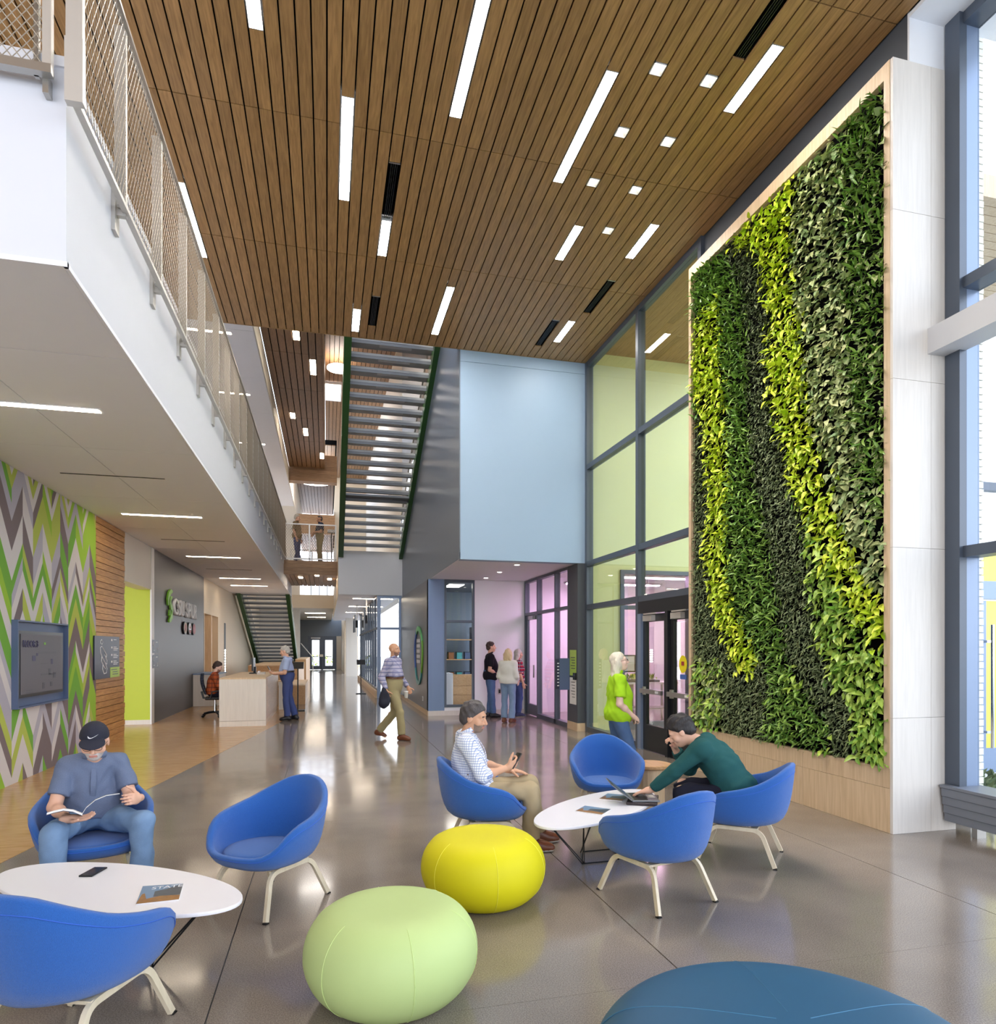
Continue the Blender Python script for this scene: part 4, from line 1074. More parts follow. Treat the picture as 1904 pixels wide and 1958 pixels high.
uf = tag(MB().box(-1.5, .4, 36.4, 44, 7.8, 7.9).build('ceiling_far_end', 'black_void'), 'timber ceiling at the far end over the bridge level', 'ceiling', kind='structure')
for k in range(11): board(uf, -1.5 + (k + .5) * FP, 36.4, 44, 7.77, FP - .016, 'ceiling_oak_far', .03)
wf = tag(MB().box(-1.5, .4, 44, 44.2, L2, 12).build('window_8', 'far_window'), 'bright window band at the far end of the upper level', 'window', kind='structure')
for x in (-1.0, -.5, 0.0): bx('mullion_bar', 'mullion', wf, x, x + .05, 43.95, 44, L2, 10.2)
struct('wall_stair_back', 'cream_paint', 'cream end wall far behind the stair', 'wall', .42, 2.75, 44, 44.2, L2, 12.6)
struct('wall_stair_side', 'warm_white', 'pale wall continuing behind the stair', 'wall', 2.44, 2.75, 22.52, 44, 3.45, 12.6)
struct('wall_far_gallery', 'warm_white', 'white gallery edge beyond the timber beam', 'wall', -1.62, -1.5, 29.0, 44, 9.04, 10.4)
struct('wall_far_upper_left', 'warm_white', 'pale wall closing the gallery at the far end', 'wall', -6.5, -1.5, 40, 40.2, 0, 12)

# ---------------------------------------------------------------- bridge with two visitors
BY = 24.5
br = tag(MB().box(-1.56, .40, BY, 29.6, 4.36, 4.74).build('floor_bridge', 'bridge_oak'), 'timber clad bridge across the atrium', 'floor', kind='structure')
for i in range(4): bx('plank', 'bridge_oak', br, -1.56, .40, BY - .015, BY, 4.245 + i * .125, 4.363 + i * .125)
for k in range(11): board(br, -1.5 + (k + .5) * FP + .02, BY + .02, 29.6, 4.31, FP - .018, 'ceiling_oak_far', .03)
for i, (x, y) in enumerate(((-.95, 26.0), (-.35, 25.1), (.1, 26.4))):
    t = thing('bridge_light', ['small light under the bridge at left', 'small light under the bridge in the middle', 'small light under the bridge at right'][i], 'light', (x, y, 4.3), group='lights under the bridge')
    bx('diffuser', 'strip_warm', t, x - .07, x + .07, y - .25, y + .25, 4.29, 4.3); bx('housing', 'sign_white', t, x - .08, x + .08, y - .26, y + .26, 4.3, 4.312)
rl = thing('bridge_railing', 'pale steel mesh railing on the bridge', 'railing', (-.6, BY, 4.74))
bx('top_rail', 'steel_pale', rl, -1.5, .32, BY, BY + .05, 6.0, 6.04); bx('bottom_rail', 'steel_pale', rl, -1.5, .32, BY, BY + .05, 4.78, 4.83)
for x in (-1.5, -.62, .28): bx('post', 'steel_pale', rl, x, x + .045, BY, BY + .05, 4.74, 6.0)
wire_mesh('wire_panel', rl, -1.46, .28, 4.83, 6.0, lambda a, z: (a, BY + .025, z), cw=.075, ch=.11, r=.006, n=3)
rl = thing('bridge_back_railing', 'far railing at the back of the bridge', 'railing', (-.6, 29.5, 4.74))
bx('top_rail', 'steel_pale', rl, -1.5, .32, 29.5, 29.55, 5.8, 5.84); bx('mid_rail', 'steel_pale', rl, -1.5, .32, 29.5, 29.55, 5.3, 5.33)
for x in (-1.5, -.62, .28): bx('post', 'steel_pale', rl, x, x + .045, 29.5, 29.55, 4.74, 5.8)
t = thing('bridge_lectern', 'black stand with a small tilted panel on the bridge', 'stand', (.16, 25.2, 4.74))
bx('post', 'black_metal', t, .14, .18, 25.18, 25.22, 4.76, 5.85); bx('base', 'black_metal', t, .02, .3, 25.06, 25.34, 4.74, 4.76)
MB().prism([(0.02, 25.0, 5.82), (.3, 25.0, 5.82), (.3, 25.3, 5.98), (.02, 25.3, 5.98)], (0, 0, .03)).build('panel', 'black_plastic', t, world=True)

# ---------------------------------------------------------------- white bulkhead, level 2 slab under the stair
struct('wall_bulkhead', 'white_paint', 'white bulkhead below the green stair', 'wall', .36, 2.44, 22.5, 22.7, 3.42, 4.86)
lc = tag(MB().box(.36, 2.44, 22.7, 44, 3.5, 4.86).build('ceiling_corridor', 'cream_paint'), 'low corridor soffit with line lights beyond the bulkhead', 'ceiling', kind='structure')
bx('soffit_sheet', 'soffit_white', lc, .37, 2.44, 22.7, 44, 3.44, 3.5)
for i, y in enumerate((24.4, 29.0, 33.7)):
    t = thing('corridor_light', ['line light in the corridor soffit, nearest', 'line light in the corridor soffit, middle', 'line light in the corridor soffit, farthest'][i], 'light', (1.5, y, 3.44), group='corridor soffit lights')
    bx('diffuser', 'strip_warm', t, .9, 2.3, y - .06, y + .06, 3.42, 3.432); bx('rim', 'sign_white', t, .88, 2.32, y - .08, y + .08, 3.43, 3.442)
# corridor end
struct('ceiling_corridor_void', 'warm_white', 'soffit across the far corridor', 'ceiling', -3.7, .36, 38.2, 60, 3.86, 4.6)
struct('beam_corridor', 'cream_paint', 'cream cross beam spanning the far corridor', 'beam', -1.9, .36, 38, 38.2, 3.86, 4.56)
struct('wall_end', 'grey_paint', 'grey end wall of the corridor above the doors', 'wall', -3.7, 2.4, 54, 54.2, 2.62, 4.3)
struct('wall_end_left', 'grey_paint', 'grey end wall left of the far doors', 'wall', -3.7, -1.42, 54, 54.2, 0, 2.62)
struct('wall_end_right', 'cream_paint', 'cream end wall right of the far doors', 'wall', .72, 2.4, 54, 54.2, 0, 2.62)
struct('wall_corridor_left', 'grey_paint', 'grey corridor wall beyond the far stair', 'wall', -2.3, -2.1, 42, 54, 0, 4.3)
struct('wall_corridor_right', 'cream_paint', 'cream corridor wall beyond the column', 'wall', 1.1, 1.3, 44, 54, 0, 4.3)
fd = thing('door_3', 'grey framed glass double doors at the corridor end', 'door', (-.35, 54, 0), kind='structure')
for (a, b, c_, d) in ((-1.42, -1.3, 0, 2.62), (.6, .72, 0, 2.62), (-1.3, .6, 2.3, 2.62), (-.42, -.28, 0, 2.3), (-1.3, -1.12, .02, 2.3), (-.58, -.42, .02, 2.3), (-.28, -.12, .02, 2.3), (.42, .6, .02, 2.3)): bx('frame_bar', 'mullion', fd, a, b, 53.95, 54.1, c_, d)
for (a, b) in ((-1.12, -.58), (-.12, .42)):
    bx('bottom_rail', 'mullion', fd, a, b, 53.95, 54.1, .02, .3); bx('pane', 'clear_glass', fd, a, b, 54.0, 54.01, .3, 2.3)
    bx('handle', 'black_metal', fd, a + .05, b - .05, 53.88, 53.93, 1.0, 1.06)
bx('sign_plate', 'sign_white', fd, -1.2, -.5, 53.92, 53.95, 2.4, 2.52)
t = thing('far_hedge', 'sunlit shrubs outside the far corridor doors', 'hedge', (-.3, 60, -.1))
q = MB(); rs = random.Random(9)
for i in range(400):
    x, y, z = -4 + 8 * rs.random(), 59 + 2 * rs.random(), rs.random() ** 1.5 * 1.1 - .1; a = rs.random() * 6.28; r_ = .14
    q.add([(x, y, z), (x + r_ * math.cos(a), y + r_ * math.sin(a), z + .08), (x + .3 * r_, y - .05, z + .2)], [(0, 1, 2)])
tag(q.build('foliage', 'leaf_lime', t, world=True), kind='stuff'); bx('bed', 'paving', t, -4.2, 4.2, 58.8, 61.2, -.16, -.02)
struct('floor_far_outside', 'paving', 'pale paving beyond the far doors', 'floor', -40, 60, 60.0, 140, -.16, -.06)
for i, y in enumerate((43.0, 48.5)):
    t = thing('corridor_panel_light', ['flat light in the far corridor ceiling, nearer', 'flat light in the far corridor ceiling, farther'][i], 'light', (-.7, y, 3.85), group='far corridor panel lights')
    bx('diffuser', 'strip_warm', t, -1.3, -.1, y - .15, y + .15, 3.83, 3.84); bx('rim', 'sign_white', t, -1.34, -.06, y - .19, y + .19, 3.84, 3.858)
# column, hanging screens, floor stands
cl = tag(MB().box(1.09, 1.75, 40.5, 41.2, 0, 3.44).build('wall_column', 'warm_white'), 'square white column in the far corridor', 'column', kind='structure')
for i, (x0, x1, y, z0, z1) in enumerate(((1.06, 1.14, 28, 2.3, 3.0), (1.27, 1.36, 25, 2.32, 3.12))):
    t = thing('hanging_screen', ['dark hanging screen in the corridor, farther and lower one', 'dark hanging screen in the corridor, nearer one on a pale pole'][i], 'screen', (x0, y, z0))
    bx('panel', 'screen_dark', t, x0, x0 + .05, y - .6, y + .6, z0, z1); bx('mount', 'black_metal', t, x0 + .05, x0 + .16, y - .1, y + .1, (z0 + z1) / 2 - .15, (z0 + z1) / 2 + .15)
    bx('pole', 'steel_pale', t, x0 + .11, x0 + .16, y - .025, y + .025, (z0 + z1) / 2, 3.44)
def stand(label, x, y, h=1.1, s_=1.0):
    t = thing('sign_stand', label, 'stand', (x, y, 0))
    bx('post', 'black_metal', t, x - .015, x + .015, y - .015, y + .015, .02, h); bx('base', 'black_metal', t, x - .18, x + .18, y - .18, y + .18, 0, .02)
    MB().prism([(x - .15, y - .1, h - .04), (x + .15, y - .1, h - .04), (x + .15, y + .12, h + .12), (x - .15, y + .12, h + .12)], (0, 0, .02)).build('panel', 'black_plastic', t, world=True)
stand('black sign stand by the corridor glazing', 1.2, 24.9, 1.1)
stand('black sign stand near the far corridor doors', -.4, 48, 1.1)
stand('black sign stand behind the man at the desk', -.75, 18.6, 1.15)
# corridor glazing
cg = thing('window_9', 'corridor glazing with pale mullions under the bulkhead', 'window', (1.7, 23, 0), kind='structure')
for (a, b, c_, d) in ((1.62, 1.74, 0, 3.44), (2.34, 2.44, 0, 3.44), (1.74, 2.34, 3.34, 3.44), (1.74, 2.34, 2.28, 2.36), (1.74, 2.34, 0, .12)): bx('frame_bar', 'mullion_light', cg, a, b, 22.62, 22.72, c_, d)
bx('pane', 'clear_glass', cg, 1.74, 2.34, 22.66, 22.668, .12, 2.28); bx('pane', 'clear_glass', cg, 1.74, 2.34, 22.66, 22.668, 2.36, 3.34)
bx('door_pull', 'steel', cg, 2.26, 2.29, 22.56, 22.6, .8, 1.4)
for i in range(9): bx('frame_bar', 'mullion', cg, 1.62, 1.7, 24.0 + i * 1.3, 24.07 + i * 1.3, .3, 3.44)
for z in (.24, 2.3, 3.36): bx('frame_bar', 'mullion', cg, 1.62, 1.7, 22.72, 35.6, z, z + .07)
bx('pane', 'clear_glass', cg, 1.65, 1.658, 22.72, 35.6, .3, 3.36)
struct('baseboard_glazing', 'birch_panel', 'timber kerb below the corridor glazing', 'baseboard', 1.56, 1.74, 22.72, 36, 0, .24)

# ---------------------------------------------------------------- stairs
def stair(label, x0, x1, ybot, zbot, ytop, ztop, n, land=None, rail_side=-1):
    t = thing('staircase', label, 'staircase', ((x0 + x1) / 2, ybot, zbot))
    dy, dz = (ytop - ybot) / n, (ztop - zbot) / n
    run = []
    for i in range(n):
        yy = ybot + dy * (i + .5); zz = zbot + dz * (i + 1)
        tr = MB().box(x0 + .06, x1 - .06, yy - abs(dy) * .62, yy + abs(dy) * .62, zz - .05, zz).build('tread', 'grate', t, world=True)
        nose = MB().box(x0 + (x1 - x0) * .36, x0 + (x1 - x0) * .72, yy - abs(dy) * .63 - .006, yy + abs(dy) * .2, zz - .053, zz - .051).build('light_strip', 'tread_edge', tr); nose.location = (0, 0, 0)
        if ztop > 6: bx('step_light', 'bulb', t, x1 - .2, x1 - .16, yy - abs(dy) * .5, yy - abs(dy) * .3, zz - .058, zz - .05)
        if True:
            MB().box(x0 + .06, x1 - .06, yy - abs(dy) * .62, yy - abs(dy) * .6, zz - .12, zz - .05).build('riser_lip', 'grate_dark', t, world=True)
    for x in (x0 - .06, x1 - .1):
        q = MB()
        q.prism([(x, ybot, zbot - .25 if zbot > 1 else 0.0), (x, ybot, zbot + .1), (x, ytop, ztop + .12), (x, ytop, ztop - .28)] if zbot > 1 else [(x, ybot - .6, 0.0), (x, ybot, 0.0), (x, ybot, .1), (x, ytop, ztop + .12), (x, ytop, ztop - .28)], (.16, 0, 0))
        q.build('stringer', 'green_steel', t, world=True)
    sx_ = x0 if rail_side < 0 else x1
    for x in (x0 + .02, x1 - .04):
        q = MB(); q.tube([(x, ybot, zbot + 1.05), (x, ytop, ztop + 1.05)], .022, 8); q.build('handrail', 'steel_pale', t, world=True)
        q = MB(); q.prism([(x, ybot, zbot + .15), (x, ybot, zbot + .98), (x, ytop, ztop + .98), (x, ytop, ztop + .15)], (.01, 0, 0)); q.build('guard_pane', 'rail_glass', t, world=True)
        for i in range(7):
            f_ = i / 6; yy = ybot + (ytop - ybot) * f_; zz = zbot + (ztop - zbot) * f_
            bx('baluster', 'steel_pale', t, x, x + .02, yy, yy + .03, zz + .1, zz + 1.05)
    return t
st1 = stair('open green steel stair rising to the upper floor beside the grey wall', .42, 2.42, 22.4, 4.87, 12.9, 9.5, 27)
st2 = stair('open green steel stair under the balcony end behind reception', -3.5, -1.55, 39.5, 0.0, 27.0, 4.85, 28)
bx('landing_plate', 'grate_dark', st1, .48, 2.36, 19.55, 20.3, 6.02, 6.08)

# ---------------------------------------------------------------- reception
ds = thing('reception_desk', 'pale birch reception desk with white end panel', 'desk', (-1.7, 16.5, 0))
bx('end_panel', 'birch_white', ds, -2.19, -1.26, 15.06, 15.12, .12, 1.0); bx('end_plinth', 'birch_white', ds, -2.19, -1.26, 15.065, 15.12, 0, .115)
for x in (-1.9, -1.6): pass
bx('top', 'birch_panel', ds, -2.19, -1.26, 15.06, 18.9, 1.0, 1.03)
bx('front_panel', 'desk_oak', ds, -1.32, -1.27, 15.12, 18.9, .12, 1.0); bx('front_plinth', 'birch_panel', ds, -1.31, -1.28, 15.12, 18.9, 0, .12)
bx('far_panel', 'birch_panel', ds, -2.19, -1.32, 18.85, 18.9, 0, 1.0)
t = thing('desk_extension', 'low white cabinet joined behind the reception desk', 'cabinet', (-1.0, 19.5, 0)); bx('body', 'birch_white', t, -1.26, -.95, 18.95, 19.3, 0, .75); bx('top', 'birch_panel', t, -1.28, -.93, 18.93, 19.32, .75, .78)
def bench(label, x0, x1, y0, y1, z0, z1):
    t = thing('timber_bench', label, 'bench', ((x0 + x1) / 2, y0, 0))
    bx('front', 'desk_oak', t, x0, x1, y0, y0 + .05, z0, z1); bx('side', 'desk_oak', t, x1 - .05, x1, y0 + .05, y1, z0, z1); bx('top', 'birch_panel', t, x0, x1, y0, y1, z1, z1 + .03)
bench('stepped oak bench block right of the man at the desk', -1.5, -.62, 20.6, 24.0, 0, .55)
bench('taller oak bench block behind the reception desk', -2.6, -.95, 24.2, 30.0, 0, 1.05)
bench('far oak bench beside the corridor', -1.36, -.9, 31.0, 38.0, 0, 1.15)
t = thing('low_counter', 'grey low counter against the charcoal wall', 'cabinet', (-3.4, 21.5, 0)); bx('body', 'birch_white', t, WL + .01, -3.05, 20.6, 22.3, 0, .9); bx('top', 'steel_blue_paint', t, WL + .01, -3.02, 20.57, 22.33, .9, .93)
t = thing('desk_monitor', 'small black monitor on the reception desk', 'monitor', (-1.75, 17.6, 1.03)); bx('panel', 'black_plastic', t, -1.78, -1.74, 17.3, 17.8, 1.1, 1.42); bx('stand', 'black_metal', t, -1.76, -1.7, 17.5, 17.6, 1.05, 1.2); bx('base', 'black_metal', t, -1.85, -1.62, 17.42, 17.68, 1.03, 1.05)
t = thing('desk_phone', 'pale desk phone beside the monitor', 'phone', (-1.5, 17.0, 1.03)); bx('body', 'sole', t, -1.62, -1.44, 16.9, 17.1, 1.03, 1.08); bx('handset', 'sign_white', t, -1.6, -1.56, 16.9, 17.1, 1.08, 1.11)
# handrail seen in the corridor
t = thing('corridor_handrail', 'sloping pale steel handrail by the far corridor doors', 'handrail', (-1.1, 40, 0))
MB().tube([(-1.45, 40, 1.95), (-.8, 40.0, 1.15), (-.78, 40, .9)], .025, 8).build('rail', 'steel_pale', t, world=True); bx('post', 'steel_pale', t, -.8, -.76, 39.98, 40.02, 0, 1.1)

# office chair of the receptionist
def office_chair(x, y, rz):
    t = thing('office_chair', 'black mesh swivel chair behind the reception desk', 'chair', (x, y, 0), rz)
    for i in range(5):
        a = 2 * math.pi * i / 5 + .3
        MB().tube([(0, 0, .12), (.16 * math.cos(a), .16 * math.sin(a), .11), (.32 * math.cos(a), .32 * math.sin(a), .075)], [.028, .024, .018], 6).build('base_arm', 'black_plastic', t)
        q = MB(); q.lathe([(0, -.016), (.03, -.016), (.033, 0), (.03, .016), (0, .016)], 12)
        w = q.build('castor', 'black_plastic', t); w.rotation_euler = (math.pi / 2, 0, a); w.location = (.32 * math.cos(a), .32 * math.sin(a), .033)
    MB().lathe([(0, .12), (.03, .12), (.03, .3), (.02, .3), (.02, .42), (0, .42)], 12).build('gas_column', 'chrome', t)
    MB().box(-.24, .24, -.22, .24, .42, .49).build('seat', 'black_plastic', t, bevel=.03)
    q = MB(); n = 8
    for i in range(n):
        for j in range(n):
            def P(u, v): return (-.22 + .44 * u, -.24 - .06 * math.sin(v * 2.6) - .05 * v + .05 * (2 * u - 1) ** 2, .55 + .5 * v)
            q.poly([P(i / n, j / n), P((i + 1) / n, j / n), P((i + 1) / n, (j + 1) / n), P(i / n, (j + 1) / n)])
    o = q.build('backrest', pm('chair_mesh', (50, 58, 76), .8), t, smooth=True); sm = o.modifiers.new('s', 'SOLIDIFY'); sm.thickness = .02
    for sx_ in (-1, 1): MB().tube([(sx_ * .25, -.1, .45), (sx_ * .27, -.05, .62), (sx_ * .27, .15, .65)], .016, 6).build('armrest', 'black_plastic', t)
    MB().tube([(0, -.1, .44), (0, -.26, .46), (0, -.3, .62)], .025, 6).build('back_stem', 'black_plastic', t)
office_chair(-2.62, 17.4, face_rot(1, 0.1))

# ================================================================== LIVING WALL
PX = 4.86; PY0, PY1 = 4.92, 8.28; PZ0, PZ1 = .58, 6.74
lwl = thing('plant_wall', 'tall living plant wall in a pale timber frame', 'plant wall', (PX, 6.6, 0))
# pale timber box
g = []
def plank_grid(name, mat, mk, cuts_a, cuts_z):
    for a0, a1 in zip(cuts_a, cuts_a[1:]):
        for z0, z1 in zip(cuts_z, cuts_z[1:]): mk(a0 + .0015, a1 - .0015, z0 + .0015, z1 - .0015)
plank_grid('panel', 'birch_panel', lambda a, b, c_, d: bx('plinth_panel', 'birch_panel', lwl, PX, PX + .03, a, b, c_, d), [4.92, 6.05, 7.17, PY1 + .06], [0, .40, PZ0])
plank_grid('panel', 'birch_white', lambda a, b, c_, d: bx('end_panel', 'birch_white', lwl, a, b, 4.89, 4.92, c_, d), [PX, PX + .42, WX], [0, 1.03, 2.55, 4.05, 5.55, 6.9])
bx('frame_near', 'birch_panel', lwl, PX - .005, PX + .03, 4.92, 4.985, PZ0, 6.9)
bx('frame_far', 'birch_panel', lwl, PX - .005, PX + .03, PY1, PY1 + .06, PZ0, 6.9)
bx('frame_top', 'birch_panel', lwl, PX - .005, PX + .03, 4.985, PY1, PZ1 + .02, 6.9)
bx('sill', 'birch_panel', lwl, PX - .003, PX + .2, 4.985, PY1, PZ0 - .02, PZ0)
bx('frame_far_return', 'birch_panel', lwl, PX + .03, 5.2, PY1 + .03, PY1 + .06, 0, 6.9)
bx('backing', 'black_void', lwl, PX + .06, PX + .12, 4.98, PY1, PZ0, PZ1 + .02)
bx('top_panel', 'birch_panel', lwl, PX + .03, WX, 4.92, PY1 + .03, 6.87, 6.9)

def itp(tab):  # table of (y, z) with z falling -> y as a function of z
    zs = np.array([t[1] for t in tab])[::-1]; ysv = np.array([t[0] for t in tab])[::-1]
    return lambda z: float(np.interp(z, zs, ysv))
b1L = itp([(8.3, 6.2), (8.22, 5.16), (7.97, 4.58), (7.91, 4.0), (7.78, 3.42), (7.95, 3.2), (7.91, 2.69), (7.78, 2.2), (7.43, 1.72), (7.21, 1.39)])
b1R = itp([(7.62, 5.7), (7.49, 4.82), (7.43, 3.88), (7.49, 3.23), (7.43, 2.57), (7.32, 2.17), (6.9, 1.65), (6.8, 1.41)])
b2L = itp([(7.32, 6.62), (6.98, 6.45), (6.85, 6.3), (6.7, 5.92), (6.61, 5.39), (6.65, 4.64), (6.43, 4.03), (6.25, 3.46), (6.09, 3.2), (5.85, 2.78), (5.63, 2.38), (5.29, 1.95), (4.99, 1.6)])
b2R = itp([(6.17, 6.75), (6.25, 6.24), (6.25, 5.62), (6.09, 4.92), (5.97, 4.1), (5.89, 3.75), (5.74, 3.44), (5.56, 2.99), (5.42, 2.66), (5.23, 2.33), (4.93, 2.05), (4.9, 1.9)])
dkL = itp([(7.6, 6.75), (7.1, 5.94), (7.05, 5.04), (7.0, 4.21), (6.85, 3.42), (6.61, 2.78), (6.51, 2.18), (6.34, 1.59), (5.95, 1.11), (5.7, 0.83), (5.6, .58)])
dkR = itp([(6.9, 6.4), (6.7, 5.9), (6.6, 5.4), (6.65, 4.64), (6.43, 4.03), (6.25, 3.46), (6.05, 2.9), (5.95, 2.2), (5.75, 1.6), (5.4, 1.1), (5.3, .58)])
rdk = itp([(5.56, 6.74), (5.49, 5.67), (5.42, 4.37), (5.29, 3.33), (5.1, 2.82), (4.9, 2.6)])
bot = itp([(8.3, 1.3), (7.2, 1.2), (6.8, 1.1), (6.55, 0.6)])
r5 = random.Random(5)
def species(y, z):
    j = lambda s_=.05: r5.gauss(0, s_)
    y2 = y + j(); z2 = z + j()
    if 1.38 < z2 < 6.15 and b1R(z2) < y2 < b1L(z2): return 0
    if z2 > 1.62 and b2R(z2) < y2 < b2L(z2): return 0
    if z2 < 1.5 and y2 > 7.55: return 3 if r5.random() < .6 else 4
    if z2 < 1.55 and y2 > 6.65: return 1
    if y2 > b1L(z2) and z2 < 4.8: return 1
    if dkR(z2) < y2 < dkL(z2): return 1
    if y2 > 6.3 or (z2 < 1.2 and y2 > 5.7): return 2
    if z2 > 1.9 and y2 < b2R(z2):
        if y2 < rdk(z2): return 2 if r5.random() < .8 else 3
        return 3
    return 4
spec_mat = ['leaf_lime', 'leaf_dark_fine', 'leaf_glossy', 'leaf_heart', 'leaf_mid']
#        length, width, droop, density per m2
spec = [(.092, .046, .5, 800), (.058, .016, .3, 2500), (.105, .024, .5, 1150), (.076, .056, .6, 850), (.098, .048, .55, 760)]
def leaf_local(k):
    L, W, dr, _ = spec[k]
    if k == 3: prof = [(0.0, .0), (.16, .92), (.45, 1.0), (.78, .5), (1, 0)]
    elif k in (1, 2): prof = [(0, 0), (.25, .75), (.55, 1.0), (.8, .6), (1, 0)]
    else: prof = [(0, 0), (.2, .75), (.45, 1.0), (.78, .55), (1, 0)]
    vs = []; idx = []
    for (t, w) in prof:
        z = -dr * L * t * t * .6
        if w == 0: idx.append((len(vs),)); vs.append((0, t * L, z))
        else:
            idx.append((len(vs), len(vs) + 1, len(vs) + 2)); vs += [(-w * W / 2, t * L, z + .18 * w * W), (0, t * L, z), (w * W / 2, t * L, z + .18 * w * W)]
    fs = []
    for a, b in zip(idx, idx[1:]):
        if len(a) == 1: fs += [(a[0], b[1], b[0]), (a[0], b[2], b[1])]
        elif len(b) == 1: fs += [(a[0], a[1], b[0]), (a[1], a[2], b[0])]
        else: fs += [(a[0], a[1], b[1], b[0]), (a[1], a[2], b[2], b[1])]
    return np.array(vs), fs
loc_leaf = [leaf_local(k) for k in range(5)]
leaf_mesh = []
for k in range(5):
    q = MB(); q.add([tuple(p) for p in loc_leaf[k][0]], loc_leaf[k][1]); leaf_mesh.append(q.mesh('leaf', spec_mat[k], smooth=True))
leaves = []
for k in range(5):
    n = int(spec[k][3] * (PY1 - 4.98) * (PZ1 - PZ0))
    for _ in range(n):
        y = r5.uniform(5.0, PY1 - .02); z = r5.uniform(PZ0 + .02, PZ1)
        if species(y, z) != k: continue
        s_ = r5.uniform(.75, 1.3); depth = r5.uniform(-.03, .055)
        if k in (0, 4): depth -= .02
        # leaf axis: outwards (-x), sideways and down
        d = Vector((-r5.uniform(.35, .9), r5.gauss(-.15, .5), r5.gauss(-.35 if k != 2 else .05, .4))).normalized()
        up = Vector((-.75, r5.gauss(0, .25), .75)); up = (up - d * up.dot(d)).normalized(); sd = d.cross(up)
        M = np.array([[sd.x, d.x, up.x], [sd.y, d.y, up.y], [sd.z, d.z, up.z]])
        leaves.append((k, s_, M, np.array([PX + .03 + depth, y, z])))
def visible_size(l):
    p = l[3]; return -spec[l[0]][0] * l[1] / math.sqrt(p[0] ** 2 + p[1] ** 2 + (p[2] - 1.65) ** 2)
order = sorted(range(len(leaves)), key=lambda i: visible_size(leaves[i]) + (.0 if leaves[i][0] != 1 else .01))
single = set(order[:300])
V = []; F = []; MI = []; off = 0
for i, (k, s_, M, p) in enumerate(leaves):
    if i in single:
        o = bpy.data.objects.new('leaf', leaf_mesh[k]); C.objects.link(o); o.parent = lwl
        m4 = Matrix([[*(M[r] * s_), p[r] - (lwl.location[r])] for r in range(3)] + [[0, 0, 0, 1]])
        o.matrix_local = m4
        continue
    vs, fs = loc_leaf[k]
    V.append((vs * s_) @ M.T + p - np.array(lwl.location)); F += [tuple(a + off for a in f) for f in fs]; MI += [k] * len(fs); off += len(vs)
me = bpy.data.meshes.new('foliage'); me.from_pydata(np.concatenate(V).tolist(), [], F); me.update()
for s_ in spec_mat: me.materials.append(MATS[s_])
me.polygons.foreach_set('material_index', MI); me.polygons.foreach_set('use_smooth', [True] * len(me.polygons))
fo = bpy.data.objects.new('foliage', me); C.objects.link(fo); fo.parent = lwl; fo['kind'] = 'stuff'

# ================================================================== SEATING
def smooth_tab(tab, x):
    xs = [t[0] for t in tab]; v = 0; w = 0
    for dx, ww in ((-9, .2), (-4, .5), (0, 1), (4, .5), (9, .2)):
        xx = abs(x + dx); xx = 360 - xx if xx > 180 else xx
        v += ww * float(np.interp(xx, xs, [t[1] for t in tab])); w += ww
    return v / w
RIMZ = [(0, .365), (34, .37), (48, .41), (60, .50), (72, .545), (95, .575), (118, .615), (140, .68), (160, .74), (180, .757)]
RIMR = [(0, .335), (30, .36), (48, .385), (62, .385), (80, .368), (100, .358), (120, .362), (140, .378), (160, .392), (180, .40)]
PROF = [(0, 0), (.3, .0), (.52, .012), (.68, .05), (.79, .13), (.87, .27), (.925, .46), (.965, .70), (1, 1)]
def shell_point(phi, t):
    rz, rr = smooth_tab(RIMZ, phi), smooth_tab(RIMR, phi)
    g_ = np.interp(t, np.linspace(0, 1, len(PROF)), [p[0] for p in PROF]); h_ = np.interp(t, np.linspace(0, 1, len(PROF)), [p[1] for p in PROF])
    a = math.radians(phi)
    return Vector((rr * g_ * math.sin(a), rr * g_ * math.cos(a), .275 + (rz - .275) * h_))
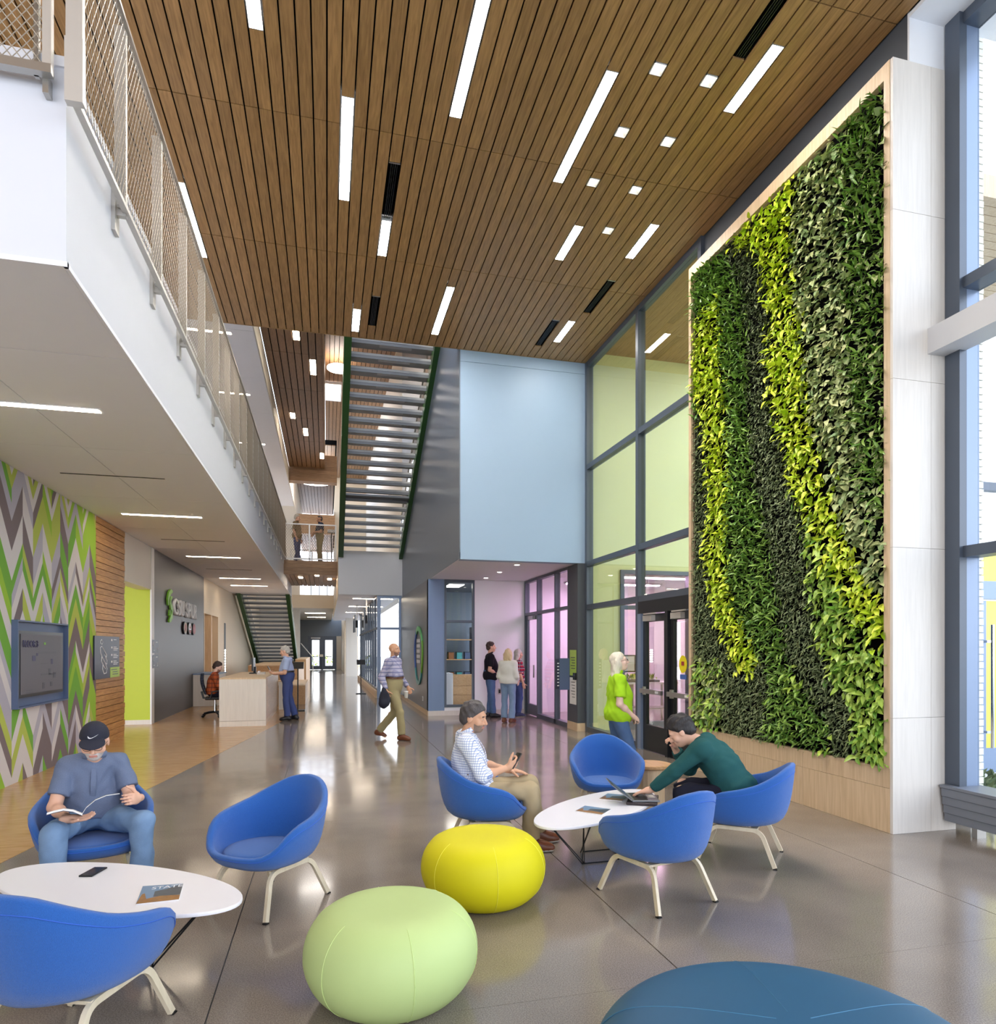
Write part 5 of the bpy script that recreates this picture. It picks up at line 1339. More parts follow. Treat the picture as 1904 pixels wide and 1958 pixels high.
def make_chair_meshes():
    q = MB(); NP, NT = 48, 10
    outer = [[shell_point(360 * j / NP - 180, i / NT) for j in range(NP)] for i in range(1, NT + 1)]
    rings = [r for r in outer]
    TH = .042
    cen = Vector((0, 0, .55))
    def inset(ring, i):
        out = []
        for j, p in enumerate(ring):
            a = math.atan2(p.x, p.y); t = (i + 1) / NT
            hor = TH * (.15 + .85 * min(1, max(0, (t - .35) / .4))); ver = TH * (1 - .9 * min(1, max(0, (t - .4) / .5)))
            out.append(Vector((p.x - math.sin(a) * hor, p.y - math.cos(a) * hor, p.z + ver)))
        return out
    rim_o = [p + Vector((0, 0, .012)) - Vector((math.sin(math.atan2(p.x, p.y)), math.cos(math.atan2(p.x, p.y)), 0)) * .010 for p in outer[-1]]
    rim_i = [p + Vector((0, 0, .012)) - Vector((math.sin(math.atan2(p.x, p.y)), math.cos(math.atan2(p.x, p.y)), 0)) * (TH - .010) for p in outer[-1]]
    inner = [inset(r, i) for i, r in enumerate(outer)][::-1]
    rings = outer + [rim_o, rim_i] + inner
    vs = [Vector((0, 0, .275))] + [p for r in rings for p in r] + [Vector((0, 0, .275 + TH))]
    fs = []
    for j in range(NP): fs.append((0, 1 + (j + 1) % NP, 1 + j))
    for i in range(len(rings) - 1):
        for j in range(NP): fs.append((1 + i * NP + j, 1 + i * NP + (j + 1) % NP, 1 + (i + 1) * NP + (j + 1) % NP, 1 + (i + 1) * NP + j))
    last = 1 + (len(rings) - 1) * NP; e = len(vs) - 1
    for j in range(NP): fs.append((last + j, last + (j + 1) % NP, e))
    q.add([tuple(v) for v in vs], fs)
    shell = q.mesh('shell', 'chair_blue', smooth=True)
    # piping seam under the rim, outside
    q = MB(); q.tube([shell_point(360 * j / 96, .955) + Vector((math.sin(math.radians(360 * j / 96)), math.cos(math.radians(360 * j / 96)), 0)) * .001 for j in range(96)], .0022, 4, closed=True)
    seam = q.mesh('seam', pm('chair_seam', (52, 100, 196), .8))
    q = MB()
    prof = [(0, .0), (.22, .0), (.262, .012), (.272, .03), (.255, .048), (.2, .058), (0, .062)]
    q.lathe(prof, 36, sx=.98, sy=.93); cush = q.mesh('cushion', 'chair_blue', smooth=True)
    hoop = {}
    for s_ in (-1, 1):
        q = MB(); q.tube(fillet([(s_ * .25, .285, .008), (s_ * .195, .19, .262), (s_ * .195, -.17, .262), (s_ * .25, -.275, .008)], .07, 6), .01, flat=(.03, .022), up=(s_, 0, .0))
        hoop[s_] = q.mesh('leg_hoop', 'birch_leg', smooth=False)
    q = MB(); q.tube([(-.2, 0, .268), (0, 0, .262), (.2, 0, .268)], .01, flat=(.05, .014)); bar = q.mesh('cross_bar', 'birch_leg')
    q = MB(); q.box(-.014, .014, -.014, .014, 0, .008); foot = q.mesh('glide', 'black_plastic')
    return shell, seam, cush, hoop, bar, foot
CH = make_chair_meshes()
def chair(label, x, y, fx, fy):
    t = thing('lounge_chair', label, 'chair', (x, y, 0), face_rot(fx, fy), group='blue lounge chairs')
    def part(nm, me_, loc=(0, 0, 0), par=t):
        o = bpy.data.objects.new(nm, me_); C.objects.link(o); o.parent = par; o.location = loc; return o
    sh = part('shell', CH[0]); part('seam', CH[1], par=sh); part('cushion', CH[2], (0, .035, .318))
    for s_ in (-1, 1):
        h = part('leg_hoop', CH[3][s_])
        for yy in (.288, -.278): part('glide', CH[5], (s_ * .252, yy, 0), h)
    part('cross_bar', CH[4], (0, .13, 0)); part('cross_bar', CH[4], (0, -.12, 0))
    return t
chair('empty blue lounge chair right of the left white table', -.365, 4.61, -.64, -.77)
chair('blue lounge chair in the bottom left corner seen from behind', -1.02, 3.13, .38, .92)
chair('blue lounge chair seen from behind in front of the right white table', 2.13, 4.07, -.28, .94)
chair('blue lounge chair of the man in the dark green top', 3.2, 4.7, -.74, .67)
chair('blue lounge chair of the man wearing a cap', -1.54, 5.10, .29, -.957)
chair('blue lounge chair of the man holding a phone', 1.26, 5.36, .99, -.12)
chair('empty blue lounge chair facing the viewer behind the right table', 2.66, 6.12, -.25, -.97)

def pouf(name, label, x, y, prof, mat, seam, rz=0.0, sx=1.0, sy=1.0, top_r=None, seams=6, group='round poufs'):
    t = thing(name, label, 'pouf', (x, y, 0), rz, group)
    pr = []
    P_ = [Vector((a, b, 0)) for a, b in prof]
    for i in range(len(P_) - 1):
        p0 = P_[max(i - 1, 0)]; p1, p2 = P_[i], P_[i + 1]; p3 = P_[min(i + 2, len(P_) - 1)]
        for k in range(4):
            u = k / 4
            v = .5 * ((2 * p1) + (p2 - p0) * u + (2 * p0 - 5 * p1 + 4 * p2 - p3) * u * u + (3 * p1 - p0 - 3 * p2 + p3) * u ** 3)
            pr.append((max(v.x, 0), max(v.y, 0)))
    pr.append(prof[-1])
    MB().lathe(pr, 56, sx=sx, sy=sy).build('cover', mat, t, smooth=True)
    half = [p for p in pr if p[0] > .05 and p[1] > .004 and (top_r is None or p[1] < .36 or p[0] > top_r)]
    for i in range(seams):
        a = 2 * math.pi * (i + .35) / seams
        MB().tube([(r_ * 1.002 * math.cos(a) * sx, r_ * 1.002 * math.sin(a) * sy, z_) for r_, z_ in half], .0016, 4).build('seam', seam, t)
    return t
PP = [(0, 0), (.20, 0), (.285, .012), (.355, .07), (.395, .14), (.41, .215), (.398, .295), (.362, .36), (.31, .405), (.25, .425), (.15, .432), (0, .430)]
pouf('pouf', 'pale lime green round pouf in the foreground', .30, 3.225, PP, 'pouf_lime', 'pouf_lime_seam', .3, top_r=.27)
pouf('pouf', 'bright yellow round pouf behind the lime one', 1.0, 4.31, PP, 'pouf_yellow', 'pouf_yellow_seam', .15, top_r=.27)
PT = [(0, 0), (.40, 0), (.52, .02), (.60, .09), (.635, .18), (.62, .28), (.56, .355), (.47, .395), (.3, .415), (0, .42)]
pouf('ottoman', 'large dark teal ottoman cut by the bottom edge', 1.50, 1.90, PT, 'pouf_teal', 'pouf_teal_seam', -.35, sx=1.06, sy=.98, seams=5, group=None)

def table(label, x, y, dx, dy, flip=1):
    t = thing('coffee_table', label, 'table', (x, y, 0), math.atan2(dy, dx))
    a, b = .785, .31; n = 64
    def el(s_, z): return [(a * math.cos(2 * math.pi * i / n) - (1 - s_) * a * math.cos(2 * math.pi * i / n) * .9, b * math.sin(2 * math.pi * i / n) - (1 - s_) * b * math.sin(2 * math.pi * i / n) * 1.6, z) for i in range(n)]
    rings = [el(.97, .378), el(.998, .384), el(1.0, .392), el(.998, .400), el(.994, .402)]
    q = MB(); vs = [p for r in rings for p in r]; fs = []
    for i in range(len(rings) - 1):
        for j in range(n): fs.append((i * n + j, i * n + (j + 1) % n, (i + 1) * n + (j + 1) % n, (i + 1) * n + j))
    fs.append(tuple(range(n - 1, -1, -1))); fs.append(tuple(range((len(rings) - 1) * n, len(rings) * n)))
    q.add(vs, fs); q.build('top', 'table_white', t)
    for s_ in (-1, 1):
        q = MB()
        for w in (-.014, .014):
            q.tube([(s_ * .52, -.17, .376), (s_ * .24 + w, .0, .006), (s_ * .52, .17, .376)], .005, 6)
        q.build('leg_frame', 'black_metal', t)
        MB().tube([(s_ * .24, 0, .006), (s_ * .02, -.16, .006)], .005, 6).build('floor_rod', 'black_metal', t)
        MB().tube([(s_ * .24, 0, .006), (s_ * .02, .16, .006)], .005, 6).build('floor_rod', 'black_metal', t)
        MB().tube([(s_ * .3, -.12, .376), (s_ * .02, -.16 * s_, .006), (-s_ * .2, -.12 * s_, .376)], .005, 6).build('strut', 'black_metal', t)
    return t
table('oval white coffee table at the lower left with phone and magazine', -1.085, 3.917, .833, -.553)
table('oval white coffee table at right with laptop and magazines', 2.09, 4.945, .795, .606)
TZ = .4025

def magazine(name, label, pts, z, title=None):
    cx_ = sum(p[0] for p in pts) / 4; cy_ = sum(p[1] for p in pts) / 4
    t = thing(name, label, 'magazine', (cx_, cy_, z))
    q = MB(); q.prism([(p[0], p[1], z) for p in pts], (0, 0, .006)); q.build('pages', 'paper', t, world=True)
    p0, p1, p2, p3 = [Vector((p[0], p[1], z + .0063)) for p in pts]     # near-left, far-left, far-right, near-right
    def uv(u, v, h=0): return tuple((p0 * (1 - u) + p3 * u) * (1 - v) + (p1 * (1 - u) + p2 * u) * v + Vector((0, 0, h)))
    q = MB(); q.poly([uv(0, 0), uv(1, 0), uv(1, 1), uv(0, 1)]); q.build('cover', pm('cover_sky_' + name, (112, 142, 172), .35), t, world=True)
    q = MB(); q.poly([uv(.35, .3, .0004), uv(1, .3, .0004), uv(1, 1, .0004), uv(.62, .72, .0004), uv(.35, .62, .0004)]); q.build('cover_building', pm('cover_slate_' + name, (70, 78, 88), .35, var=.3, vscale=60), t, world=True)
    q = MB(); q.poly([uv(.0, 0, .0006), uv(1, 0, .0006), uv(1, .28, .0006), uv(.5, .32, .0006), uv(.2, .22, .0006), uv(.12, .55, .0006), uv(.06, .5, .0006)]); q.build('cover_ground', pm('cover_amber_' + name, (150, 104, 52), .35, var=.5, vscale=70), t, world=True)
    if title:
        w = (p3 - p0); ang = math.atan2(w.y, w.x)
        o = text(title, .055, 'sign_white', t, uv(.24, .74, .001), (0, 0, ang), .0004, sx=.95, name='title')
    return t
magazine('state_magazine', 'glossy magazine titled STATE on the left table', [(-.899, 3.588), (-.932, 3.85), (-.735, 3.84), (-.71, 3.603)], TZ, 'STATE')
magazine('city_magazine', 'glossy magazine lying alone on the right table', [(1.842, 4.82), (1.975, 4.96), (2.125, 4.80), (1.99, 4.66)], TZ)
magazine('desk_magazine', 'magazine lying behind the laptop on the right table', [(2.18, 5.16), (2.33, 5.33), (2.48, 5.22), (2.33, 5.04)], TZ)
t = thing('phone', 'black phone lying on the left table', 'phone', (-1.26, 4.17, TZ), -.25)
MB().box(-.037, .037, -.073, .073, 0, .009).build('body', 'black_plastic', t, bevel=.003); MB().box(-.033, .033, -.068, .068, .009, .0095).build('screen', 'screen_dark', t)

# laptop on a dark folder
t = thing('folder', 'dark brown folder under the laptop', 'folder', (2.50, 5.01, TZ), 1.05); MB().box(-.17, .17, -.12, .12, 0, .022).build('cover', 'laptop_dark', t, bevel=.004); MB().box(-.165, .168, -.115, .115, .006, .017).build('pages', 'sole', t)
lp = thing('laptop', 'open silver laptop on the right table', 'laptop', (2.50, 5.02, TZ + .023), 1.32)
MB().box(-.15, .15, -.11, .11, 0, .014).build('base', 'laptop_grey', lp, bevel=.004)
MB().box(-.13, .13, -.02, .09, .014, .0155).build('keyboard', 'black_plastic', lp)
MB().box(-.05, .05, -.095, -.035, .014, .0152).build('trackpad', 'sole', lp)
ln = MB().box(-.15, .15, -.004, .004, 0, .205).build('lid', 'laptop_grey', lp, bevel=.003); ln.location = (0, .112, .012); ln.rotation_euler = (-.92, 0, 0)
sc2 = MB().box(-.143, .143, -.0062, -.0042, .01, .197).build('screen', 'black_plastic', ln); im = MB().box(-.125, .125, -.0075, -.0064, .03, .18).build('picture', pm('screen_picture', (92, 104, 74), .2, var=.6, vscale=20), ln)

# little oak side table behind the table group
t = thing('side_table', 'small round oak side table behind the man in green', 'table', (3.25, 6.35, 0))
MB().lathe([(0, .42), (.2, .42), (.22, .43), (.22, .455), (.2, .46), (0, .46)], 28).build('top', 'desk_oak', t, smooth=False); MB().lathe([(0, 0), (.15, 0), (.15, .42), (0, .42)], 20).build('drum', 'birch_panel', t)

# ================================================================== PEOPLE
def surface_nets(g, lo, h):
    s_ = g < 0
    nx, ny, nz = g.shape
    cnt = np.zeros((nx - 1, ny - 1, nz - 1), np.int8)
    corners = [(i, j, k) for i in (0, 1) for j in (0, 1) for k in (0, 1)]
    for (i, j, k) in corners: cnt += s_[i:nx - 1 + i, j:ny - 1 + j, k:nz - 1 + k]
    act = (cnt > 0) & (cnt < 8)
    ids = np.argwhere(act)
    if len(ids) == 0: return np.zeros((0, 3)), np.zeros((0, 4), int)
    idx = -np.ones(act.shape, np.int64); idx[act] = np.arange(len(ids))
    val = {c: g[ids[:, 0] + c[0], ids[:, 1] + c[1], ids[:, 2] + c[2]] for c in corners}
    acc = np.zeros((len(ids), 3)); n = np.zeros(len(ids))
    for c in corners:
        for ax in range(3):
            if c[ax] == 1: continue
            d = list(c); d[ax] = 1; d = tuple(d)
            a, b = val[c], val[d]
            cr = (a < 0) != (b < 0)
            t = np.where(cr, a / np.where(cr, a - b, 1), 0)
            p = np.tile(np.array(c, float), (len(ids), 1)); p[:, ax] += t
            acc[cr] += p[cr]; n[cr] += 1
    V = (ids + acc / n[:, None]) * h + lo
    faces = []
    for ax in range(3):
        sl0 = [slice(None)] * 3; sl1 = [slice(None)] * 3
        sl0[ax] = slice(0, -1); sl1[ax] = slice(1, None)
        a, b = s_[tuple(sl0)], s_[tuple(sl1)]
        o1, o2 = [(1, 2), (2, 0), (0, 1)][ax]
        e = np.argwhere(a != b)
        e = e[(e[:, o1] > 0) & (e[:, o2] > 0) & (e[:, o1] < g.shape[o1] - 1) & (e[:, o2] < g.shape[o2] - 1)]
        if len(e) == 0: continue
        sg = a[e[:, 0], e[:, 1], e[:, 2]]
        def cell(d1, d2):
            q = e.copy(); q[:, o1] -= d1; q[:, o2] -= d2
            return idx[q[:, 0], q[:, 1], q[:, 2]]
        f = np.stack([cell(1, 1), cell(0, 1), cell(0, 0), cell(1, 0)], 1)
        f[~sg] = f[~sg][:, ::-1]
        faces.append(f[(f >= 0).all(1)])
    return V, np.concatenate(faces)

class Field:
    def __init__(s, lo, hi, h):
        s.h = h; s.lo = np.array(lo, float); s.n = np.ceil((np.array(hi) - s.lo) / h).astype(int) + 1
        s.g = np.full(tuple(s.n), 0.2, np.float32)
        s.ax = [s.lo[i] + h * np.arange(s.n[i]) for i in range(3)]
    def block(s, lo, hi):
        a = np.clip(np.floor((np.array(lo) - s.lo) / s.h).astype(int), 0, s.n); b = np.clip(np.ceil((np.array(hi) - s.lo) / s.h).astype(int) + 1, 0, s.n)
        if (b <= a).any(): return None, None
        sl = tuple(slice(a[i], b[i]) for i in range(3))
        P = np.stack(np.meshgrid(*[s.ax[i][sl[i]] for i in range(3)], indexing='ij'), -1)
        return sl, P
    def add(s, prim, k=.03, sub=False):
        fn, lo, hi = prim; m_ = k + 3 * s.h + .01
        sl, P = s.block(np.array(lo) - m_, np.array(hi) + m_)
        if sl is None: return
        d = fn(P); g = s.g[sl]
        if sub: s.g[sl] = np.maximum(g, -d); return
        hh = np.clip(.5 + .5 * (g - d) / k, 0, 1)
        s.g[sl] = g * (1 - hh) + d * hh - k * hh * (1 - hh)
    def noise(s, amp, fr, seed=0):
        X, Y, Z = np.meshgrid(*s.ax, indexing='ij')
        q = np.sin(X * fr + 1.7 * np.sin(Z * fr * .43 + seed) + seed) * np.sin(Z * fr * .7 + 1.3 * np.sin(Y * fr * .6 + X * fr * .3) + 2 * seed) + .6 * np.sin((X * .6 + Y + Z * .8) * fr * 1.1 + seed * 3)
        s.g += (amp * q).astype(np.float32)
    def cut(s, p, n): # remove the side n points to
        P = np.stack(np.meshgrid(*s.ax, indexing='ij'), -1); s.g = np.maximum(s.g, ((P - np.array(p)) @ np.array(n)).astype(np.float32))
    def mesh(s): return surface_nets(s.g, s.lo, s.h)

def cone(a, b, ra, rb, cap0=False, cap1=False):
    a = np.array(a, float); b = np.array(b, float); r = max(ra, rb)
    ba = b - a; L2_ = ba @ ba; u = ba / math.sqrt(L2_)
    def fn(P):
        q = P - a; t = np.clip(q @ ba / L2_, 0, 1)
        d = np.linalg.norm(q - t[..., None] * ba, axis=-1) - (ra + (rb - ra) * t)
        if cap1: d = np.maximum(d, (P - b) @ u)
        if cap0: d = np.maximum(d, (a - P) @ u)
        return d
    return fn, np.minimum(a, b) - r, np.maximum(a, b) + r
def ell(c, r, R=np.eye(3)):
    """ellipsoid; rows of R are its axes"""
    c = np.array(c, float); r = np.array(r, float); R = np.array(R); m_ = r.max()
    def fn(P):
        q = (P - c) @ R.T; k0 = np.linalg.norm(q / r, axis=-1); k1 = np.linalg.norm(q / (r * r), axis=-1)
        return k0 * (k0 - 1) / np.maximum(k1, 1e-6)
    return fn, c - m_, c + m_
def unit(v): v = np.array(v, float); return v / (np.linalg.norm(v) or 1)
def V3(*a): return np.array(a, float)

def np_mesh(name, parts, mats, parent, mi=None):
    V = []; F = []; off = 0
    for v, f in parts: V.append(v); F.append(f + off); off += len(v)
    V = np.concatenate(V); F = np.concatenate(F)
    me = bpy.data.meshes.new(name); me.from_pydata(V.tolist(), [], F.tolist()); me.update()
    for m_ in mats: me.materials.append(MATS[m_])
    if mi is not None: me.polygons.foreach_set('material_index', mi(V[F].mean(1)).astype(np.int32))
    me.polygons.foreach_set('use_smooth', [True] * len(me.polygons))
    o = bpy.data.objects.new(name, me); C.objects.link(o); o.parent = parent
    return o

def hand_prims(w, d, n, side, curl, scale=1.0, spread=.0, thumb=.6):
    """w wrist, d direction of the hand, n palm normal (fingers curl that way), side towards the thumb"""
    d, n = unit(d), unit(n); n = unit(n - d * (n @ d)); side = unit(np.array(side) - d * (np.array(side) @ d) - n * (np.array(side) @ n))
    R = np.stack([side, d, n]); S = scale; out = []
    out.append((ell(w + d * .048 * S, (.041 * S, .054 * S, .018 * S), R), .012))
    out.append((cone(w - d * .03, w + d * .02 * S, .026 * S, .028 * S), .02))
    for i, (o, L) in enumerate(((.030, .072), (.010, .082), (-.010, .076), (-.029, .060))):
        p = w + d * (.084 - .004 * abs(i - 1)) * S + side * o * S; ang = 0.0; r = .0092 * S
        cl = curl[i] if isinstance(curl, (list, tuple)) else curl
        dd = unit(d + side * (o / .03) * spread)
        for j, fl in enumerate((.45, .31, .24)):
            ang += cl * (.7 if j == 0 else 1.0)
            q = p + (dd * math.cos(ang) + n * math.sin(ang)) * L * fl * S
            out.append((cone(p, q, r, r * .9), .005)); p = q; r *= .9
    p = w + d * .025 * S + side * .03 * S; td = unit(side * .75 + d * .65 + n * .25)
    for j, L in enumerate((.038, .03, .024)):
        q = p + td * L * S; out.append((cone(p, q, (.0125 - .0015 * j) * S, (.011 - .0015 * j) * S), .007)); p = q; td = unit(td * (1 - thumb * .35) + d * thumb * .4 + n * thumb * .3)
    return out

def rot_xyz(yaw, pitch, roll):
    cy, sy = math.cos(yaw), math.sin(yaw); cp, sp_ = math.cos(pitch), math.sin(pitch); cr, sr = math.cos(roll), math.sin(roll)
    Rz = np.array([[cy, -sy, 0], [sy, cy, 0], [0, 0, 1]]); Rx = np.array([[1, 0, 0], [0, cp, -sp_], [0, sp_, cp]]); Ry = np.array([[cr, 0, sr], [0, 1, 0], [-sr, 0, cr]])
    return Rz @ Rx @ Ry

def person(label, loc, facing, J, look):
    """J: joints in the person's own frame (x right, y forward, z up)"""
    t = thing('person', label, 'person', loc, face_rot(*facing))
    J = {k: np.array(v, float) for k, v in J.items()}
    near = look.get('near', 0); hb = look.get('voxel', .009 if near else .013); s = look.get('s', 1.0); gi = look.get('girth', 1.0); be = look.get('belly', 1.0); bust = look.get('bust', 0)
    pel, mid, nk, hd = J['pelvis'], J['mid'], J['neck'], J['head']
    right = unit(J['shR'] - J['shL'])
    up2 = unit(nk - mid); fw2 = unit(np.cross(up2, right)); up1 = unit(mid - pel); hr_ = unit(J['hipR'] - J['hipL']); fw1 = unit(np.cross(up1, hr_))
    R2 = np.stack([right, fw2, up2]); R1 = np.stack([hr_, fw1, up1])
    Rh = rot_xyz(*look.get('head_rot', (0, 0, 0))).T       # rows = head axes
    def H(x, y, z): return hd + s * (Rh.T @ V3(x, y, z))
    allp = np.array(list(J.values())); lo, hi = allp.min(0) - .32, allp.max(0) + .3
    lo[2] = -.02
    def torso(F, inf):
        F.add(ell(nk - up2 * .20 * s, (np.array([.168 * gi, .112 * gi, .19]) * s + inf), R2), .06)
        F.add(ell(mid + fw1 * .012 * be + up1 * .02, (np.array([.150 * gi, .112 * gi * be, .165]) * s + inf), R1), .06)
        F.add(ell(pel + up1 * .03, (np.array([.165 * gi, .125 * gi, .125]) * s + inf + (.026 if inf > .01 and not look.get('tucked') else 0)), R1), .06)
        for k in ('shR', 'shL'): F.add(cone(nk - up2 * .045 * s, J[k] - up2 * .01, .05 * s + inf, .058 * s * gi + inf), .05)
        if bust:
            for x in (-.075, .075): F.add(ell(nk - up2 * .235 * s + right * x * s + fw2 * .085 * s, np.array([.07, .06, .075]) * s * bust + inf * .5, R2), .05)
    def legs(F, inf, k=.04, cap=None, flare=0.0):
        for S_ in 'RL':
            h_, kn, an = J['hip' + S_], J['kn' + S_], J['an' + S_]
            F.add(cone(h_, kn, .086 * s * gi + inf, .056 * s + inf), k)
            F.add(cone(kn, an, .059 * s + inf, .040 * s + inf + flare) if cap is None else cone(kn, kn + (an - kn) * cap, .059 * s + inf, .044 * s + inf + flare, cap1=True), k)
            if cap is None: F.add(ell(kn + (an - kn) * .3 - J.get('calf', V3(0, .008, 0)), (.05 * s + inf, .055 * s + inf, .12 * s)), .03)
    def foot_dir(S_): return unit(J['ft' + S_])
    # ---------------- body
    F = Field(lo, hi, hb)
    torso(F, -.006); legs(F, -.016)
    F.add(cone(nk - up2 * .03, hd + Rh.T @ V3(0, -.015, -.06) * s, .058 * s, .052 * s), .03)
    for S_ in 'RL':
        F.add(cone(J['sh' + S_], J['el' + S_], .052 * s * gi, .041 * s), .03); F.add(cone(J['el' + S_], J['wr' + S_], .041 * s, .026 * s), .02)
        F.add(ell(J['el' + S_] * .68 + J['wr' + S_] * .32, (.039 * s, .039 * s, .039 * s)), .03)
        f = foot_dir(S_); a = J['an' + S_]; z0 = a[2] - .055
        F.add(cone(a + V3(0, 0, -.02) - f * .03, a + V3(0, 0, z0 * 0 - .045) + f * .13, .036 * s, .03 * s), .03)
    parts = [F.mesh()]
    # head
    hv = .0045 if near else .008
    F = Field(hd - .19 * s, hd + .19 * s, hv)
    def hp(c, r, k=.015): F.add(ell(H(*c), np.array(r) * s, Rh), k)
    hp((0, -.012, .032), (.077, .096, .088)); hp((0, .022, -.035), (.062, .072, .082), .03); hp((0, .058, -.086), (.03, .026, .024), .03)
    F.add(cone(H(-.038, .074, .026), H(.038, .074, .026), .016 * s, .016 * s), .02)
    F.add(cone(H(0, .088, .014), H(0, .112, -.030), .009 * s, .0125 * s), .012); F.add(cone(H(-.013, .096, -.035), H(.013, .096, -.035), .008 * s, .008 * s), .008)
    for x in (-.03, .03):
        F.add(ell(H(x, .098, .002), np.array((.017, .014, .011)) * s, Rh), .01, sub=True); hp((x, .079, .002), (.014, .013, .013), .004)
        hp((x * 1.6, .06, -.03), (.022, .022, .024), .02)
    for x in (-.079, .079): hp((x, -.006, -.006), (.009, .022, .033), .008)
    F.add(cone(H(-.019, .088, -.060), H(.019, .088, -.060), .008 * s, .008 * s), .008); F.add(cone(H(-.015, .086, -.069), H(.015, .086, -.069), .008 * s, .008 * s), .008)
    F.add(cone(nk - up2 * .03, hd + Rh.T @ V3(0, -.015, -.06) * s, .058 * s, .052 * s), .02)
    parts.append(F.mesh())
    # hands
    for S_ in 'RL':
        hd_ = look['hand' + S_]
        F = Field(J['wr' + S_] - .22, J['wr' + S_] + .22, .0042 if near else .007)
        for pr, k in hand_prims(J['wr' + S_], *hd_, scale=s * look.get('hand_scale', 1.0)): F.add(pr, k)
        parts.append(F.mesh())
    skin = look['skin']; beard = look.get('beard')
    bm = [skin, 'lips', 'eye_dark', 'eye_white', beard or skin, look.get('brow', 'eye_dark')]
    def classify(Cc):
        q = (Cc - hd) @ Rh.T / s; mi = np.zeros(len(Cc), int)
        ax_, y, z = np.abs(q[:, 0]), q[:, 1], q[:, 2]
        inh = np.linalg.norm(q, axis=1) < .2
        if beard: mi[inh & (y > .012) & (z < -.046 + .25 * np.clip(.06 - y, 0, .05)) & (z > -.125) & (y > .03) & (ax_ < .075) & ~((ax_ < .02) & (y > .1))] = 4
        mi[inh & (y > .085) & (np.abs(z + .064) < .009) & (ax_ < .024)] = 1
        ex = np.hypot((ax_ - .03) / 1.35, z - .002)
        mi[inh & (y > .074) & (ex < .0065)] = 3; mi[inh & (y > .074) & (np.hypot(ax_ - .03, z - .002) < .0052)] = 2
        mi[inh & (y > .066) & (ax_ > .012) & (ax_ < .048) & (np.abs(z - .026 + .12 * np.abs(ax_ - .03)) < .005)] = 5
        return mi
    np_mesh('body', parts, bm, t, classify)
    # ---------------- clothes
    gv = hb * (.95 if near else 1.0)
    amp = look.get('fold', .0045)
    tm = look['trousers']
    F = Field(lo, hi, gv)
    F.add(ell(pel + up1 * .03, (np.array([.165 * gi, .125 * gi, .125]) * s + .014), R1), .06)
    F.add(ell(mid * .55 + pel * .45 + up1 * .02, (np.array([.150 * gi, .118 * gi * be, .12]) * s + .010), R1), .05)
    legs(F, .013, .022, cap=look.get('trouser_len', .95), flare=look.get('flare', .014))
    F.noise(amp, 24, look.get('seed', 1))
    if near: F.noise(.0022, 52, look.get('seed', 1) + 5)
    wz = mid + up1 * .03
    F.cut(wz, up1); np_mesh('trousers', [F.mesh()], [tm], t)
    if look.get('belt'):
        q = MB(); n = 28
        q.tube([tuple(wz - up1 * .012 + hr_ * (.152 * gi * s + .016) * math.cos(2 * math.pi * i / n) + fw1 * ((.118 * gi * be * s + .014) * math.sin(2 * math.pi * i / n) + .004)) for i in range(n)], .01, closed=True, flat=(.012, .034), up=tuple(up1))
        q.build('belt', look['belt'], t)
    F = Field(lo, hi, gv)
    torso(F, .018)
    hem = pel + up1 * look.get('hem', .0) if not look.get('tucked') else wz - up1 * .0
    F.cut(hem, -up1)
    sl = look.get('sleeve', .55)          # along the whole arm: <=1 upper arm, up to 2 wrist
    for S_ in 'RL':
        a, e, w = J['sh' + S_], J['el' + S_], J['wr' + S_]
        if sl <= 1: F.add(cone(a, a + (e - a) * sl, .054 * s * gi + .012, .048 * s * gi + .02, cap1=True), .02)
        else:
            F.add(cone(a, e, .056 * s * gi + .012, .045 * s + .016), .035); F.add(cone(e, e + (w - e) * (sl - 1), .045 * s + .016, .03 * s + .017, cap1=True), .02)
    F.noise(amp, 21, look.get('seed', 1) + 2)
    if near: F.noise(.0028, 58, look.get('seed', 1) + 4)
    F.cut(nk + up2 * .035 * s + fw2 * .02, unit(up2 - fw2 * .25))
    sh = np_mesh('shirt', [F.mesh()], [look['shirt']], t)
    if look.get('collar', 1):
        q = MB(); n = 24; cu = unit(up2 - fw2 * .35); cr_ = right; cf = np.cross(cu, cr_); cc = nk + up2 * .022 * s + fw2 * .006
        q.tube([tuple(cc + cr_ * .068 * s * math.cos(2 * math.pi * i / n) + cf * .070 * s * math.sin(2 * math.pi * i / n)) for i in range(n)], .012, closed=True, flat=(.016, .036), up=tuple(cu))
        o = q.build('collar', look['shirt'], t, smooth=True)
    if look.get('placket'):
        q = MB(); pts = []
        for i in range(9):
            f_ = i / 8; z_ = nk - up2 * (.02 + .40 * f_) * s
            pts.append(tuple((nk - up2 * .02 * s) * (1 - f_) + (mid + fw1 * 0) * f_ + fw2 * (.075 + .075 * math.sin(min(1, f_ * 1.6) * 1.57) * be) * gi * s))
        q.tube(pts, .01, flat=(.03, .006), up=tuple(fw2)); q.build('placket', look['placket'], t)
